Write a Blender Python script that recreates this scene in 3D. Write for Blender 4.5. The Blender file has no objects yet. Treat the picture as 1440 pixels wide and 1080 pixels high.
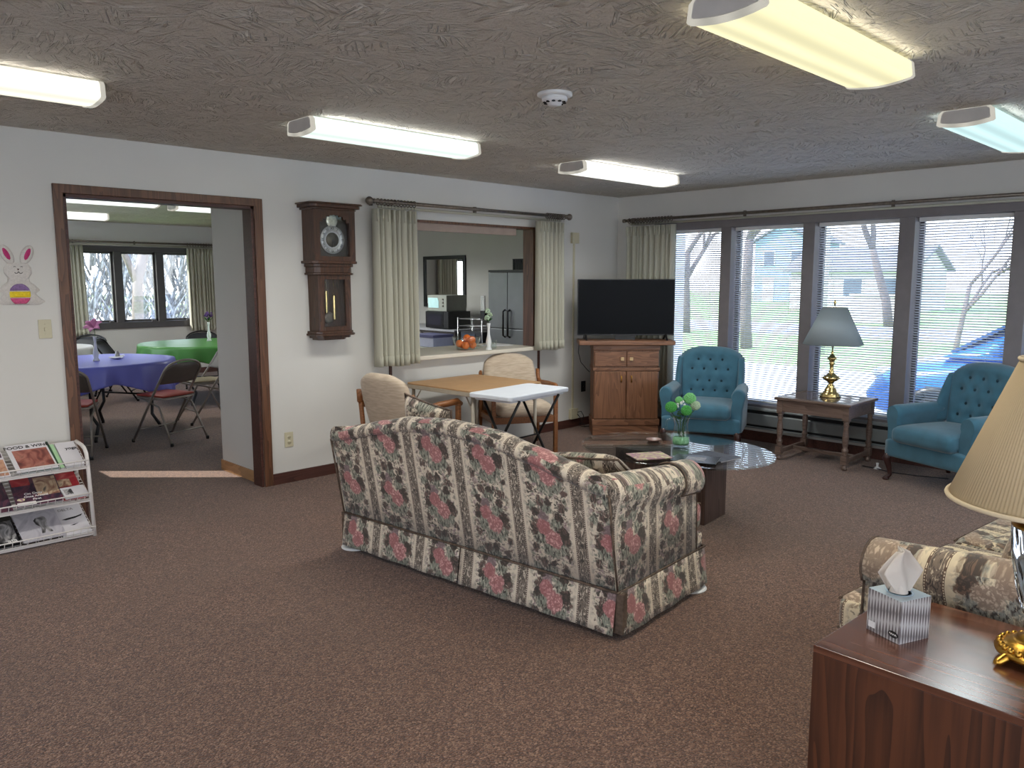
import bpy, math, random
from math import sin, cos, pi, radians as R, sqrt, floor, exp
from mathutils import Vector, Matrix
random.seed(7)
SC = bpy.context.scene
COL = SC.collection

# ---------------------------------------------------------------- mesh building
class MB:
    def __init__(s): s.v = []; s.f = []; s.sm = []
    def add(s, vs, fs, smooth=False, M=None):
        b = len(s.v)
        s.v += [tuple(M @ Vector(p)) if M else tuple(p) for p in vs]
        s.f += [tuple(b + i for i in f) for f in fs]
        s.sm += [smooth] * len(fs)
        return s
    def box(s, x0, x1, y0, y1, z0, z1, M=None):
        vs = [(x, y, z) for z in (z0, z1) for y in (y0, y1) for x in (x0, x1)]
        return s.add(vs, [(0, 2, 3, 1), (4, 5, 7, 6), (0, 1, 5, 4), (2, 6, 7, 3), (0, 4, 6, 2), (1, 3, 7, 5)], False, M)
    def cbox(s, c, d, M=None):
        return s.box(c[0]-d[0]/2, c[0]+d[0]/2, c[1]-d[1]/2, c[1]+d[1]/2, c[2]-d[2]/2, c[2]+d[2]/2, M)
    def tube(s, pts, r, n=8, closed=False, caps=True, M=None):
        P = [Vector(p) for p in pts]; k = len(P)
        rr = r if isinstance(r, (list, tuple)) else [r] * k
        T = []
        for i in range(k):
            a = P[(i-1) % k] if (closed or i > 0) else P[i]
            b = P[(i+1) % k] if (closed or i < k-1) else P[i]
            t = (b - a); T.append(t.normalized() if t.length > 1e-9 else Vector((0, 0, 1)))
        up = Vector((0, 0, 1)) if abs(T[0].z) < .9 else Vector((1, 0, 0))
        nrm = (up - T[0] * up.dot(T[0])).normalized()
        vs = []
        for i in range(k):
            nrm = (nrm - T[i] * nrm.dot(T[i]))
            nrm = nrm.normalized() if nrm.length > 1e-6 else T[i].orthogonal().normalized()
            bi = T[i].cross(nrm)
            for j in range(n):
                a = 2 * pi * j / n
                vs.append(P[i] + (nrm * cos(a) + bi * sin(a)) * rr[i])
        fs = []
        for i in range(k if closed else k-1):
            for j in range(n):
                a = i*n + j; b = i*n + (j+1) % n; c = ((i+1) % k)*n + (j+1) % n; d = ((i+1) % k)*n + j
                fs.append((a, b, c, d))
        s.add(vs, fs, True, M)
        if caps and not closed:
            b = len(s.v) - k*n
            s.f += [tuple(b + j for j in range(n))[::-1], tuple(b + (k-1)*n + j for j in range(n))]; s.sm += [False, False]
        return s
    def cyl(s, p0, p1, r0, r1=None, n=16, M=None):
        return s.tube([p0, p1], [r0, r0 if r1 is None else r1], n, M=M)
    def lathe(s, prof, n=32, c=(0, 0, 0), M=None, a0=0, smooth=True):
        vs = []; k = len(prof)
        for (r, z) in prof:
            for j in range(n):
                a = a0 + 2*pi*j/n
                vs.append((c[0] + r*cos(a), c[1] + r*sin(a), c[2] + z))
        fs = []
        for i in range(k-1):
            for j in range(n):
                fs.append((i*n+j, i*n+(j+1) % n, (i+1)*n+(j+1) % n, (i+1)*n+j))
        s.add(vs, fs, smooth, M)
        b = len(s.v) - k*n
        if prof[0][0] > 1e-4: s.f.append(tuple(b+j for j in range(n))[::-1]); s.sm.append(False)
        if prof[-1][0] > 1e-4: s.f.append(tuple(b+(k-1)*n+j for j in range(n))); s.sm.append(False)
        return s
    def grid(s, fn, nu, nv, cu=False, cv=False, smooth=True, M=None):
        U = nu if cu else nu+1; V = nv if cv else nv+1
        vs = [fn(i/nu, j/nv) for i in range(U) for j in range(V)]
        fs = []
        for i in range(nu):
            for j in range(nv):
                a, b = i % U, (i+1) % U; c, d = j % V, (j+1) % V
                fs.append((a*V+c, b*V+c, b*V+d, a*V+d))
        return s.add(vs, fs, smooth, M)
    def loft(s, rings, closed_ring=True, caps=True, smooth=True, M=None):
        k = len(rings); n = len(rings[0]); vs = [p for r in rings for p in r]; fs = []
        for i in range(k-1):
            for j in range(n if closed_ring else n-1):
                fs.append((i*n+j, i*n+(j+1) % n, (i+1)*n+(j+1) % n, (i+1)*n+j))
        s.add(vs, fs, smooth, M)
        if caps and closed_ring:
            b = len(s.v) - k*n
            s.f += [tuple(b+j for j in range(n))[::-1], tuple(b+(k-1)*n+j for j in range(n))]; s.sm += [False, False]
        return s
    def prism(s, out, axis, a, b, M=None, smooth=False):
        def P(p, t):
            return (t, p[0], p[1]) if axis == 'x' else (p[0], t, p[1]) if axis == 'y' else (p[0], p[1], t)
        return s.loft([[P(p, a) for p in out], [P(p, b) for p in out]], M=M, smooth=smooth)
    def ball(s, c, r, nu=16, nv=10, M=None):
        r = r if isinstance(r, (list, tuple)) else (r, r, r)
        return s.grid(lambda u, v: (c[0]+r[0]*cos(2*pi*u)*sin(pi*v), c[1]+r[1]*sin(2*pi*u)*sin(pi*v), c[2]-r[2]*cos(pi*v)), nu, nv, cu=True, M=M)
    def build(s, name, mat, parent=None, uvf=None, bevel=0, seg=2, subd=0, solid=0, flip=False, soff=-1, fix=True):
        me = bpy.data.meshes.new(name)
        me.from_pydata(s.v, [], s.f)
        me.polygons.foreach_set('use_smooth', s.sm)
        if fix:
            import bmesh
            bm = bmesh.new(); bm.from_mesh(me)
            bmesh.ops.remove_doubles(bm, verts=bm.verts, dist=1e-6)
            bmesh.ops.recalc_face_normals(bm, faces=bm.faces)
            bm.to_mesh(me); bm.free()
        if uvf:
            ul = me.uv_layers.new(name='UVMap')
            for p in me.polygons:
                for li in p.loop_indices:
                    ul.data[li].uv = uvf(me.vertices[me.loops[li].vertex_index].co, p.normal)
        me.materials.append(mat)
        o = bpy.data.objects.new(name, me); COL.objects.link(o)
        if parent: o.parent = parent
        if solid:
            m = o.modifiers.new('s', 'SOLIDIFY'); m.thickness = solid; m.offset = soff
        if bevel:
            m = o.modifiers.new('b', 'BEVEL'); m.width = bevel; m.segments = seg; m.limit_method = 'ANGLE'; m.angle_limit = R(40)
        if subd:
            m = o.modifiers.new('d', 'SUBSURF'); m.levels = subd; m.render_levels = subd
        return o

def thing(name, label, cat, loc=(0, 0, 0), rz=0, group=None):
    o = bpy.data.objects.new(name, None); COL.objects.link(o)
    o.empty_display_size = .1
    o.location = loc; o.rotation_euler = (0, 0, rz); o['label'] = label; o['category'] = cat
    if group: o['group'] = group
    return o
def tag(o, label, cat, group=None, kind=None):
    o['label'] = label; o['category'] = cat
    if group: o['group'] = group
    if kind: o['kind'] = kind
    return o
def struct(o, label=None, cat=None):
    o['kind'] = 'structure'
    if label: o['label'] = label
    if cat: o['category'] = cat
    return o
def dup(root, loc=None, rz=None, label=None, group=None):
    def cp(o, par):
        c = o.copy(); COL.objects.link(c)
        if par: c.parent = par
        for ch in list(o.children): cp(ch, c)
        return c
    r = cp(root, None)
    if loc is not None: r.location = loc
    if rz is not None: r.rotation_euler = (0, 0, rz)
    if label: r['label'] = label
    if group: r['group'] = group
    return r
def text_mesh(name, body, size, mat, parent, M, ext=.0006, spacing=1.0):
    c = bpy.data.curves.new('t', 'FONT'); c.body = body; c.size = size; c.extrude = ext; c.align_x = 'CENTER'; c.align_y = 'CENTER'; c.space_character = spacing; c.offset = size*.022
    t = bpy.data.objects.new('t', c); COL.objects.link(t)
    dg = bpy.context.evaluated_depsgraph_get(); dg.update()
    me = bpy.data.meshes.new_from_object(t.evaluated_get(dg))
    bpy.data.objects.remove(t); bpy.data.curves.remove(c)
    me.name = name; me.transform(M); me.materials.clear(); me.materials.append(mat)
    o = bpy.data.objects.new(name, me); COL.objects.link(o); o.parent = parent
    return o

# ---------------------------------------------------------------- materials
class NT:
    def __init__(s, name):
        s.m = bpy.data.materials.new(name); s.m.use_nodes = True
        s.t = s.m.node_tree; s.t.nodes.clear()
        s.out = s.t.nodes.new('ShaderNodeOutputMaterial')
    def n(s, typ, ins=None, **pr):
        nd = s.t.nodes.new('ShaderNode' + typ)
        for k, v in pr.items(): setattr(nd, k, v)
        for k, v in (ins or {}).items():
            if isinstance(v, bpy.types.NodeSocket): s.t.links.new(v, nd.inputs[k])
            else: nd.inputs[k].default_value = v
        return nd
    def mth(s, op, a, b=0.0, c=None):
        d = {0: a, 1: b}
        if c is not None: d[2] = c
        return s.n('Math', d, operation=op).outputs[0]
    def mix(s, f, a, b, bt='MIX'):
        nd = s.n('Mix', data_type='RGBA', blend_type=bt)
        for i, v in ((0, f), (6, a), (7, b)):
            if isinstance(v, bpy.types.NodeSocket): s.t.links.new(v, nd.inputs[i])
            else: nd.inputs[i].default_value = (v if i == 0 else rgba(v))
        return nd.outputs[2]
    def ramp(s, f, stops, interp='LINEAR'):
        nd = s.n('ValToRGB', {0: f}); cr = nd.color_ramp; cr.interpolation = interp
        while len(cr.elements) < len(stops): cr.elements.new(.5)
        for e, (p, c) in zip(cr.elements, stops):
            e.position = p; e.color = rgba(c) if not isinstance(c, (int, float)) else (c, c, c, 1)
        return nd.outputs[0]
    def mr(s, v, a, b, c=0.0, d=1.0, smooth=False):
        nd = s.n('MapRange', {0: v, 1: a, 2: b, 3: c, 4: d}, interpolation_type='SMOOTHSTEP' if smooth else 'LINEAR')
        return nd.outputs[0]
    def obj(s): return s.n('TexCoord').outputs['Object']
    def uv(s): return s.n('TexCoord').outputs['UV']
    def map(s, v, sc=(1, 1, 1), rot=(0, 0, 0), loc=(0, 0, 0)):
        return s.n('Mapping', {0: v, 1: loc, 2: rot, 3: sc}).outputs[0]
    def noise(s, v, scale, detail=2, rough=.5, dist=0, col=False):
        nd = s.n('TexNoise', {'Vector': v, 'Scale': scale, 'Detail': detail, 'Roughness': rough, 'Distortion': dist})
        return nd.outputs[1 if col else 0]
    def bump(s, h, st=.3, d=.01): return s.n('Bump', {'Strength': st, 'Distance': d, 'Height': h}).outputs[0]
    def pbr(s, col, rough=.5, metal=0, nrm=None, **ins):
        d = {'Roughness': rough, 'Metallic': metal}
        p = s.n('BsdfPrincipled', d)
        if isinstance(col, bpy.types.NodeSocket): s.t.links.new(col, p.inputs['Base Color'])
        else: p.inputs['Base Color'].default_value = rgba(col)
        if nrm is not None: s.t.links.new(nrm, p.inputs['Normal'])
        for k, v in ins.items():
            k = k.replace('_', ' ')
            if isinstance(v, bpy.types.NodeSocket): s.t.links.new(v, p.inputs[k])
            else: p.inputs[k].default_value = v
        return p.outputs[0]
    def done(s, sh): s.t.links.new(sh, s.out.inputs[0]); return s.m
def rgba(c):
    if isinstance(c, (int, float)): return (c, c, c, 1)
    return (c[0], c[1], c[2], 1) if len(c) == 3 else tuple(c)
def S(r, g, b):   # sRGB 0-255 -> linear
    f = lambda x: (x/255/12.92) if x <= 10 else ((x/255+.055)/1.055)**2.4
    return (f(r), f(g), f(b))

def plain(name, col, rough=.5, metal=0, var=.06, nscale=12, bump=0, bscale=80, **k):
    t = NT(name); o = t.obj()
    nz = t.noise(o, nscale, 3)
    c = t.mix(t.mr(nz, .3, .7), [x*(1-var) for x in col[:3]], [min(1, x*(1+var)) for x in col[:3]])
    nr = t.bump(t.noise(o, bscale, 2), bump, .004) if bump else None
    return t.done(t.pbr(c, rough, metal, nr, **k))
def wood(name, c1, c2, axis='z', scale=1.0, rough=.4, lines=16, c3=None, coat=0):
    t = NT(name); o = t.obj()
    sc = {'x': (.10, 1, 1), 'y': (1, .10, 1), 'z': (1, 1, .10)}[axis]
    v = t.map(o, tuple(a*scale for a in sc))
    n1 = t.noise(v, 5, 3, .5, .6)
    rings = t.mth('FRACT', t.mth('MULTIPLY', n1, lines))
    f1 = t.noise(t.map(o, tuple(a*scale*(1 if a < 1 else 1) for a in {'x': (.04, 1, 1), 'y': (1, .04, 1), 'z': (1, 1, .04)}[axis])), 120, 3)
    g = t.mth('ADD', t.mth('MULTIPLY', t.mr(rings, 0, 1), .55), t.mth('MULTIPLY', f1, .55))
    col = t.ramp(g, [(.2, c1), (.75, c2)])
    if c3: col = t.mix(t.mr(t.noise(v, 2.2, 2), .45, .65), col, c3)
    return t.done(t.pbr(col, rough, 0, t.bump(f1, .08, .002), Coat_Weight=coat, Coat_Roughness=.2))
def emit(name, col, st):
    t = NT(name); return t.done(t.n('Emission', {0: rgba(col), 1: st}).outputs[0])
def thin_glass(name, tint=(1, 1, 1), ior=1.5, rough=0.0, gl=(1, 1, 1)):
    t = NT(name)
    bf = t.n('NewGeometry').outputs['Backfacing']
    f = t.n('Fresnel', {0: t.mr(bf, 0, 1, ior, 1/ior)}).outputs[0]
    a = t.n('BsdfTransparent', {0: rgba(tint)}).outputs[0]
    b = t.n('BsdfGlossy', {0: rgba(gl), 'Roughness': rough}).outputs[0]
    return t.done(t.n('MixShader', {0: f, 1: a, 2: b}).outputs[0])
def translucent(name, col, amt=.4, rough=.8, bump=0, bsc=(60, 60, 60)):
    t = NT(name); o = t.obj()
    nr = t.bump(t.noise(t.map(o, bsc), 1, 2), bump, .003) if bump else None
    a = t.pbr(col, rough, 0, nr)
    b = t.n('BsdfTranslucent', {0: rgba(col)}).outputs[0]
    return t.done(t.n('MixShader', {0: amt, 1: a, 2: b}).outputs[0])

def floral(name, cream, pink, pink_d, mauve, brown, leaf, dark, Pu=.35, Pv=.30, u0=0.0, v0=0.0, busy=1.0):
    t = NT(name); uv = t.uv()
    nzc = t.noise(uv, 38, 3, .55, 0, True)
    d = t.n('VectorMath', {0: nzc, 1: (.5, .5, .5)}, operation='SUBTRACT').outputs[0]
    uvd = t.n('VectorMath', {0: d, 1: (.045, .045, 0), 2: uv}, operation='MULTIPLY_ADD').outputs[0]
    def cell(src):
        x = t.n('SeparateXYZ', {0: src})
        cu = t.mth('MULTIPLY', t.mth('FRACT', t.mth('DIVIDE', t.mth('ADD', x.outputs[0], u0+35), Pu)), Pu)
        cv = t.mth('MULTIPLY', t.mth('FRACT', t.mth('DIVIDE', t.mth('ADD', x.outputs[1], v0+30), Pv)), Pv)
        return cu, cv
    cu, cv = cell(uvd)
    cu2, cv2 = cell(uv)
    P = t.n('CombineXYZ', {0: cu, 1: cv, 2: 0.0}).outputs[0]
    W = Pu - .065
    def dist(x, y): return t.n('VectorMath', {0: P, 1: (x, y, 0)}, operation='DISTANCE').outputs['Value']
    def blob(x, y, r, soft=.8): return t.mr(dist(x, y), r, r*soft)
    n1 = t.noise(uv, 70, 3, .6)
    col = t.mix(t.mr(n1, .35, .65), [c*.92 for c in cream], cream)
    # scattered small leaf sprays, thickest along the middle of each column
    vor = t.n('TexVoronoi', {'Vector': t.map(uvd, (1.0, .62, 1)), 'Scale': 62.0}, feature='F1')
    side = t.mr(t.mth('ABSOLUTE', t.mth('SUBTRACT', cu2, W/2)), W*.485, W*.37)
    clump = t.mr(t.noise(uv, 17, 2), .38, .50)
    spr = t.mth('MULTIPLY', t.mr(vor.outputs['Distance'], .50, .38), t.mth('MULTIPLY', side, clump))
    lc = t.mix(t.mr(t.n('SeparateXYZ', {0: vor.outputs['Color']}).outputs[0], .35, .6), dark, leaf)
    lc = t.mix(t.mr(t.n('SeparateXYZ', {0: vor.outputs['Color']}).outputs[1], .6, .7), lc, brown)
    col = t.mix(t.mth('MULTIPLY', spr, .95*busy), col, lc)
    vor2 = t.n('TexVoronoi', {'Vector': t.map(uvd, (.6, 1.0, 1), (0, 0, .5)), 'Scale': 88.0}, feature='F1')
    c2 = t.n('SeparateXYZ', {0: vor2.outputs['Color']})
    l2 = t.mix(t.mr(c2.outputs[0], .4, .5), leaf, brown); l2 = t.mix(t.mr(c2.outputs[1], .55, .6), l2, dark)
    l2 = t.mix(t.mr(c2.outputs[2], .78, .8), l2, mauve)
    cl2 = t.mr(t.noise(uv, 11, 3), .34, .44)
    col = t.mix(t.mth('MULTIPLY', t.mth('MULTIPLY', t.mr(vor2.outputs['Distance'], .56, .44), cl2), t.mth('MULTIPLY', side, .9*busy)), col, l2)
    # leaf clusters under the bouquet
    vein = t.noise(t.map(uv, (1, .45, 1), (0, 0, .6)), 95, 3)
    pale = [a*.55+b*.45 for a, b in zip(leaf, cream)]
    lf = t.mix(t.mr(vein, .40, .50), dark, leaf); lf = t.mix(t.mr(vein, .58, .64), lf, pale)
    lf2 = t.mix(t.mr(vein, .44, .52), dark, brown)
    k = W/.285
    for x, y, r, q in ((.085, .085, .042, 0), (.20, .055, .045, 0), (.07, .15, .034, 1), (.19, .17, .040, 0), (.13, .035, .035, 0), (.235, .10, .030, 1), (.14, .235, .038, 0), (.10, .26, .030, 1), (.16, .01, .032, 0), (.055, .03, .024, 1), (.225, .25, .026, 1), (.05, .235, .026, 0), (.245, .02, .02, 1)):
        col = t.mix(blob(x*k, y, r, .70), col, lf2 if q else lf)
    # pale stems and leaf outlines scratched through the dark foliage
    sc1 = t.noise(t.map(uvd, (1.0, .22, 1), (0, 0, .7)), 130, 1)
    sc2 = t.noise(t.map(uvd, (1.0, .22, 1), (0, 0, -.6)), 130, 1)
    scr = t.mth('MAXIMUM', t.mr(sc1, .66, .70), t.mr(sc2, .66, .70))
    col = t.mix(t.mth('MULTIPLY', t.mth('MULTIPLY', scr, side), .75), col, cream)
    pv = t.n('TexVoronoi', {'Vector': t.map(uvd, (1, 1, 1)), 'Scale': 58.0}, feature='DISTANCE_TO_EDGE')
    pc = t.n('TexVoronoi', {'Vector': t.map(uvd, (1, 1, 1)), 'Scale': 58.0}, feature='F1')
    ptone = t.n('SeparateXYZ', {0: pc.outputs['Color']}).outputs[0]
    pedge = t.mr(pv.outputs['Distance'], .10, .22)
    def rose(x, y, r, c1, c2):
        dd = dist(x, y)
        sh = t.mth('ADD', t.mth('MULTIPLY', t.mr(dd, 0, r*.8), .35), t.mth('ADD', t.mth('MULTIPLY', ptone, .45), t.mth('MULTIPLY', t.mr(t.noise(uv, 90, 2, .6, 1.5), .35, .65), .45)))
        cc = t.mix(t.mr(sh, .15, .85), c1, c2)
        cc = t.mix(t.mth('MULTIPLY', t.mth('SUBTRACT', 1.0, pedge), .8), cc, [a*.72 for a in c1])
        return t.mr(dd, r, r*.84), cc
    for x, y, r, a, b in ((.222, .128, .034, dark, brown), (.205, .205, .026, dark, brown), (.115, .190, .032, [c*.7 for c in mauve], mauve),
                          (.075, .205, .022, dark, brown), (.06, .115, .022, dark, brown), (.15, .268, .022, dark, brown),
                          (.112, .140, .042, pink_d, [(a+b)/2 for a, b in zip(pink, pink_d)]), (.165, .092, .050, pink_d, pink)):
        m, c = rose(x*k, y, r, a, b); col = t.mix(m, col, c)
    # border stripe: two dark dotted edges round a scrolling vine
    sx = t.mth('SUBTRACT', cu2, W)
    ins = t.mth('GREATER_THAN', sx, 0.0)
    scr = t.noise(t.map(uv, (1, .5, 1)), 70, 2, .5, 1.8)
    base = [a*.75+b*.30 for a, b in zip(brown, leaf)]
    sc = t.mix(t.mr(scr, .56, .62, 0, .8), base, cream)
    sc = t.mix(t.mr(scr, .44, .38), sc, dark)
    e = t.mth('ABSOLUTE', t.mth('SUBTRACT', sx, .0325))
    edge = t.mth('GREATER_THAN', e, .0235)
    dots = t.mth('GREATER_THAN', t.mth('FRACT', t.mth('MULTIPLY', cv2, 100)), .42)
    dotz = t.mth('MULTIPLY', dots, t.mth('LESS_THAN', t.mth('ABSOLUTE', t.mth('SUBTRACT', e, .0285)), .0018))
    ec = t.mix(dotz, [c*.8 for c in brown], cream)
    sc = t.mix(edge, sc, ec)
    col = t.mix(ins, col, sc)
    bw = t.bump(t.noise(uv, 420, 2), .12, .002)
    return t.done(t.pbr(col, .85, 0, bw, Sheen_Weight=.15))
# ---------------------------------------------------------------- material library
def m_wall():
    t = NT('wall_paint'); o = t.obj()
    c = t.mix(t.mr(t.noise(o, 1.2, 3), .3, .7), S(208, 205, 199), S(215, 212, 206))
    return t.done(t.pbr(c, .75, 0, t.bump(t.noise(o, 140, 3), .06, .003)))
def m_ceiling():
    t = NT('textured_ceiling'); o = t.obj()
    def strokes(sc, off, ang):
        p = t.n('VectorMath', {0: o, 1: off}, operation='ADD').outputs[0]
        w = t.n('VectorMath', {0: t.n('VectorMath', {0: t.noise(p, 5, 2, .5, 0, True), 1: (.5, .5, .5)}, operation='SUBTRACT').outputs[0], 1: (.10, .10, 0), 2: p}, operation='MULTIPLY_ADD').outputs[0]
        v = t.n('TexVoronoi', {'Vector': w, 'Scale': sc}, feature='F1')
        loc = t.n('VectorMath', {0: w, 1: v.outputs['Position']}, operation='SUBTRACT').outputs[0]
        an = t.mth('MULTIPLY', t.n('SeparateXYZ', {0: v.outputs['Color']}).outputs[0], 6.28)
        rt = t.n('VectorRotate', {'Vector': p, 'Center': (0, 0, 0), 'Angle': t.mth('ADD', an, ang)}, rotation_type='Z_AXIS').outputs[0]
        nz = t.noise(t.map(rt, (5, 60, 1)), 1.0, 2, .45, .5)
        fall = t.mr(v.outputs['Distance'], .62, .30)
        return t.mth('MULTIPLY', t.mr(nz, .57, .63), fall)
    a = strokes(4.5, (0, 0, 0), 0); b = strokes(5.5, (3.3, 1.7, 0), 1.0); c = strokes(7.0, (7.1, 4.4, 0), 2.0)
    h = t.mth('MAXIMUM', t.mth('MAXIMUM', a, b), c)
    h = t.mth('ADD', h, t.mth('MULTIPLY', t.noise(o, 60, 2), .25))
    col = t.mix(h, S(205, 199, 187), S(223, 217, 205))  # stroke ridges coloured lighter, a highlight painted onto an evenly coated ceiling
    return t.done(t.pbr(col, .8, 0, t.bump(h, 1.0, .036)))
def m_carpet():
    t = NT('brown_carpet'); o = t.obj()
    v = t.n('TexVoronoi', {'Vector': o, 'Scale': 170.0}, feature='F1')
    r = t.n('SeparateXYZ', {0: v.outputs['Color']}).outputs[0]
    c = t.ramp(r, [(.0, S(64, 43, 33)), (.45, S(102, 73, 58)), (.8, S(127, 96, 78)), (1, S(160, 128, 108))])
    c = t.mix(t.mr(t.noise(o, 1.5, 4), .35, .7, 0, .35), c, S(92, 70, 56))
    h = t.mth('SUBTRACT', 1.0, v.outputs['Distance'])
    return t.done(t.pbr(c, .95, 0, t.bump(h, .55, .006), Sheen_Weight=.28, Sheen_Roughness=.4, Sheen_Tint=(.8, .84, .9, 1)))
M = {}
M['wall'] = m_wall(); M['ceil'] = m_ceiling(); M['carpet'] = m_carpet()
M['trim'] = wood('stained_trim', S(74, 47, 33), S(110, 74, 52), 'z', 1, .42)
M['trim_x'] = wood('stained_trim_horizontal', S(78, 44, 30), S(110, 66, 44), 'x', 1, .42)
M['base'] = wood('dark_baseboard', S(60, 34, 28), S(84, 50, 42), 'x', 1, .5)
M['win_frame'] = plain('window_frame_brown', S(118, 112, 114), .45, 0, .06)
M['win_dark'] = plain('dark_bronze_frame', S(76, 72, 72), .45)
M['glass'] = thin_glass('window_glass', (.98, .99, .99), 1.45)
M['slat'] = translucent('blind_slat', S(196, 196, 200), .06, .5)
M['white_pl'] = plain('white_plastic', S(226, 226, 226), .45, 0, .03)
M['cream_pl'] = plain('ivory_plastic', S(196, 188, 160), .4, 0, .04)
M['blackpl'] = plain('black_plastic', S(22, 22, 24), .35, 0, .1)
M['screen'] = plain('tv_screen', S(10, 12, 16), .32, 0, .02, Specular_IOR_Level=.08)
M['oak'] = wood('oak_veneer', S(104, 68, 46), S(142, 98, 70), 'z', 1.2, .4)
M['oak_x'] = wood('oak_veneer_horizontal', S(104, 68, 48), S(140, 98, 72), 'x', 1.2, .4)
M['brass'] = plain('polished_brass', S(216, 190, 130), .25, 1, .08)
M['gold'] = plain('antique_gold', S(196, 150, 66), .28, 1, .15, 30)
M['clockwood'] = wood('walnut_clock', S(46, 28, 18), S(84, 54, 36), 'z', 2, .35)
M['curtain'] = translucent('oatmeal_curtain', S(186, 183, 166), .06, .9, .15, (300, 300, 30))
M['bronze'] = plain('bronze_rod', S(118, 108, 98), .35, .6, .2, 40)
M['teal'] = plain('teal_velvet', S(56, 102, 122), .85, 0, .14, 9, .15, 300, Sheen_Weight=.35)
M['teal_d'] = plain('teal_button', S(20, 50, 62), .8)
M['mahog'] = plain('dark_mahogany', S(56, 30, 26), .35, 0, .15)
M['tablewd'] = wood('greyed_walnut', S(84, 68, 60), S(122, 102, 92), 'y', 1.5, .3)
M['walnut'] = wood('red_walnut_laminate', S(48, 23, 10), S(86, 47, 26), 'z', .8, .42, 15)
M['walnut_t'] = wood('red_walnut_laminate_top', S(72, 40, 26), S(116, 72, 52), 'y', .8, .24, 12, coat=.8)
M['cwood'] = wood('coffee_base_wood', S(62, 46, 42), S(92, 72, 66), 'z', 1, .45)
M['tglass'] = thin_glass('table_glass', (.90, .95, .94), 1.55)
M['vglass'] = thin_glass('clear_glass', (.95, .98, .97), 1.5)
M['shade_w'] = translucent('white_shade', S(206, 216, 220), .5, .9)
M['shade_b'] = translucent('pleated_beige_shade', S(206, 184, 148), .12, .8, .1, (90, 90, 2))
M['tantop'] = plain('tan_vinyl', S(178, 140, 100), .55, 0, .06, 8)
M['beigemetal'] = plain('beige_enamel', S(176, 166, 150), .4)
M['whitetop'] = plain('moulded_white_top', S(222, 226, 234), .5, 0, .02, 8, .1, 200)
M['blackmetal'] = plain('black_metal', S(26, 26, 28), .4, .3)
M['greymetal'] = plain('grey_enamel', S(150, 142, 134), .4, .4)
M['greypanel'] = plain('grey_brown_enamel', S(104, 98, 94), .42, .2)
M['redvinyl'] = plain('red_vinyl', S(160, 62, 48), .5)
M['blackvinyl'] = plain('black_vinyl', S(30, 30, 34), .5)
M['creamfab'] = None
M['armwood'] = wood('oak_arm', S(112, 66, 34), S(150, 96, 54), 'y', 2, .4)
M['purple'] = translucent('lilac_plastic_cloth', S(134, 138, 228), .3, .35)
M['green'] = translucent('green_plastic_cloth', S(86, 150, 74), .15, .35)
M['wcloth'] = translucent('white_plastic_cloth', S(206, 204, 202), .1, .4)
M['milk'] = plain('milk_glass', S(228, 230, 228), .25, 0, .02)
M['petal_p'] = translucent('pink_petal', S(222, 150, 196), .3)
M['petal_v'] = translucent('violet_petal', S(110, 78, 140), .25)
M['petal_g'] = translucent('green_bloom', S(96, 190, 96), .25)
M['petal_w'] = translucent('pale_bloom', S(206, 226, 196), .25)
M['leafm'] = translucent('leaf_green', S(52, 96, 50), .25)
M['wirewhite'] = plain('white_coated_wire', S(224, 218, 214), .4, 0, .03)
M['steel'] = plain('brushed_steel', S(128, 130, 132), .38, .75, .05, 5)
M['orange'] = plain('orange_peel', S(232, 112, 24), .5, 0, .08, 20, .2, 150)
M['heater'] = plain('heater_enamel', S(132, 136, 136), .4, .2, .04)
M['dark'] = plain('dark_slot', S(24, 24, 26), .8)
M['counter'] = plain('white_laminate', S(222, 214, 198), .35, 0, .02, 5)
M['paper'] = plain('white_paper', S(228, 226, 226), .6, 0, .02)
def m_fab(name, c, c2, sc=(160, 20, 160)):
    t = NT(name); o = t.obj()
    n = t.noise(t.map(o, sc), 1, 2)
    return t.done(t.pbr(t.mix(t.mr(n, .35, .65), c, c2), .9, 0, t.bump(n, .2, .003), Sheen_Weight=.2))
M['creamfab'] = m_fab('ribbed_cream_fabric', S(188, 168, 146), S(206, 188, 166), (14, 14, 90))
M['floral1'] = floral('rose_stripe_fabric', S(222, 208, 188), S(218, 168, 162), S(170, 108, 108), S(156, 134, 134), S(108, 88, 80), S(134, 136, 122), S(68, 63, 57), u0=.0, v0=.0)
M['floral2'] = floral('tan_stripe_fabric', S(226, 210, 180), S(204, 184, 162), S(158, 134, 116), S(170, 150, 136), S(118, 94, 78), S(146, 144, 134), S(78, 70, 64), u0=.1, v0=.1, busy=.75)
M['welt'] = plain('brown_welt', S(94, 78, 66), .8, 0, .5, 40)
# ---------------------------------------------------------------- the setting
def bx(name, boxes, mat, parent=None, bevel=0):
    m = MB()
    for b in boxes: m.box(*b)
    return m.build(name, mat, parent, bevel=bevel, fix=False)
XB = .20                                            # inner face of the window wall
DX0, DX1, DZ = -5.285, -4.045, 2.078                # doorway
PX0, PX1, PZ0, PZ1 = -2.84, -1.12, .87, 2.06        # pass-through
struct(bx('floor', [(-10.2, .4, -9.2, 0, -.12, 0), (-5.75, 1.7, 0, 8.0, -.12, 0)], M['carpet']))
struct(bx('ceiling', [(-10.2, .4, -9.2, 0, 2.44, 2.7), (-5.75, 1.7, 0, 8.0, 2.44, 2.7)], M['ceil']))
struct(bx('wall_far', [(-10, DX0, 0, .12, 0, 2.44), (DX0, DX1, 0, .12, DZ, 2.44), (DX1, PX0, 0, .12, 0, 2.44), (PX0, PX1, 0, .12, 0, .855),
                       (PX0, PX1, 0, .12, PZ1, 2.44), (PX1, XB+.18, 0, .12, 0, 2.44)], M['wall']))
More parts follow.
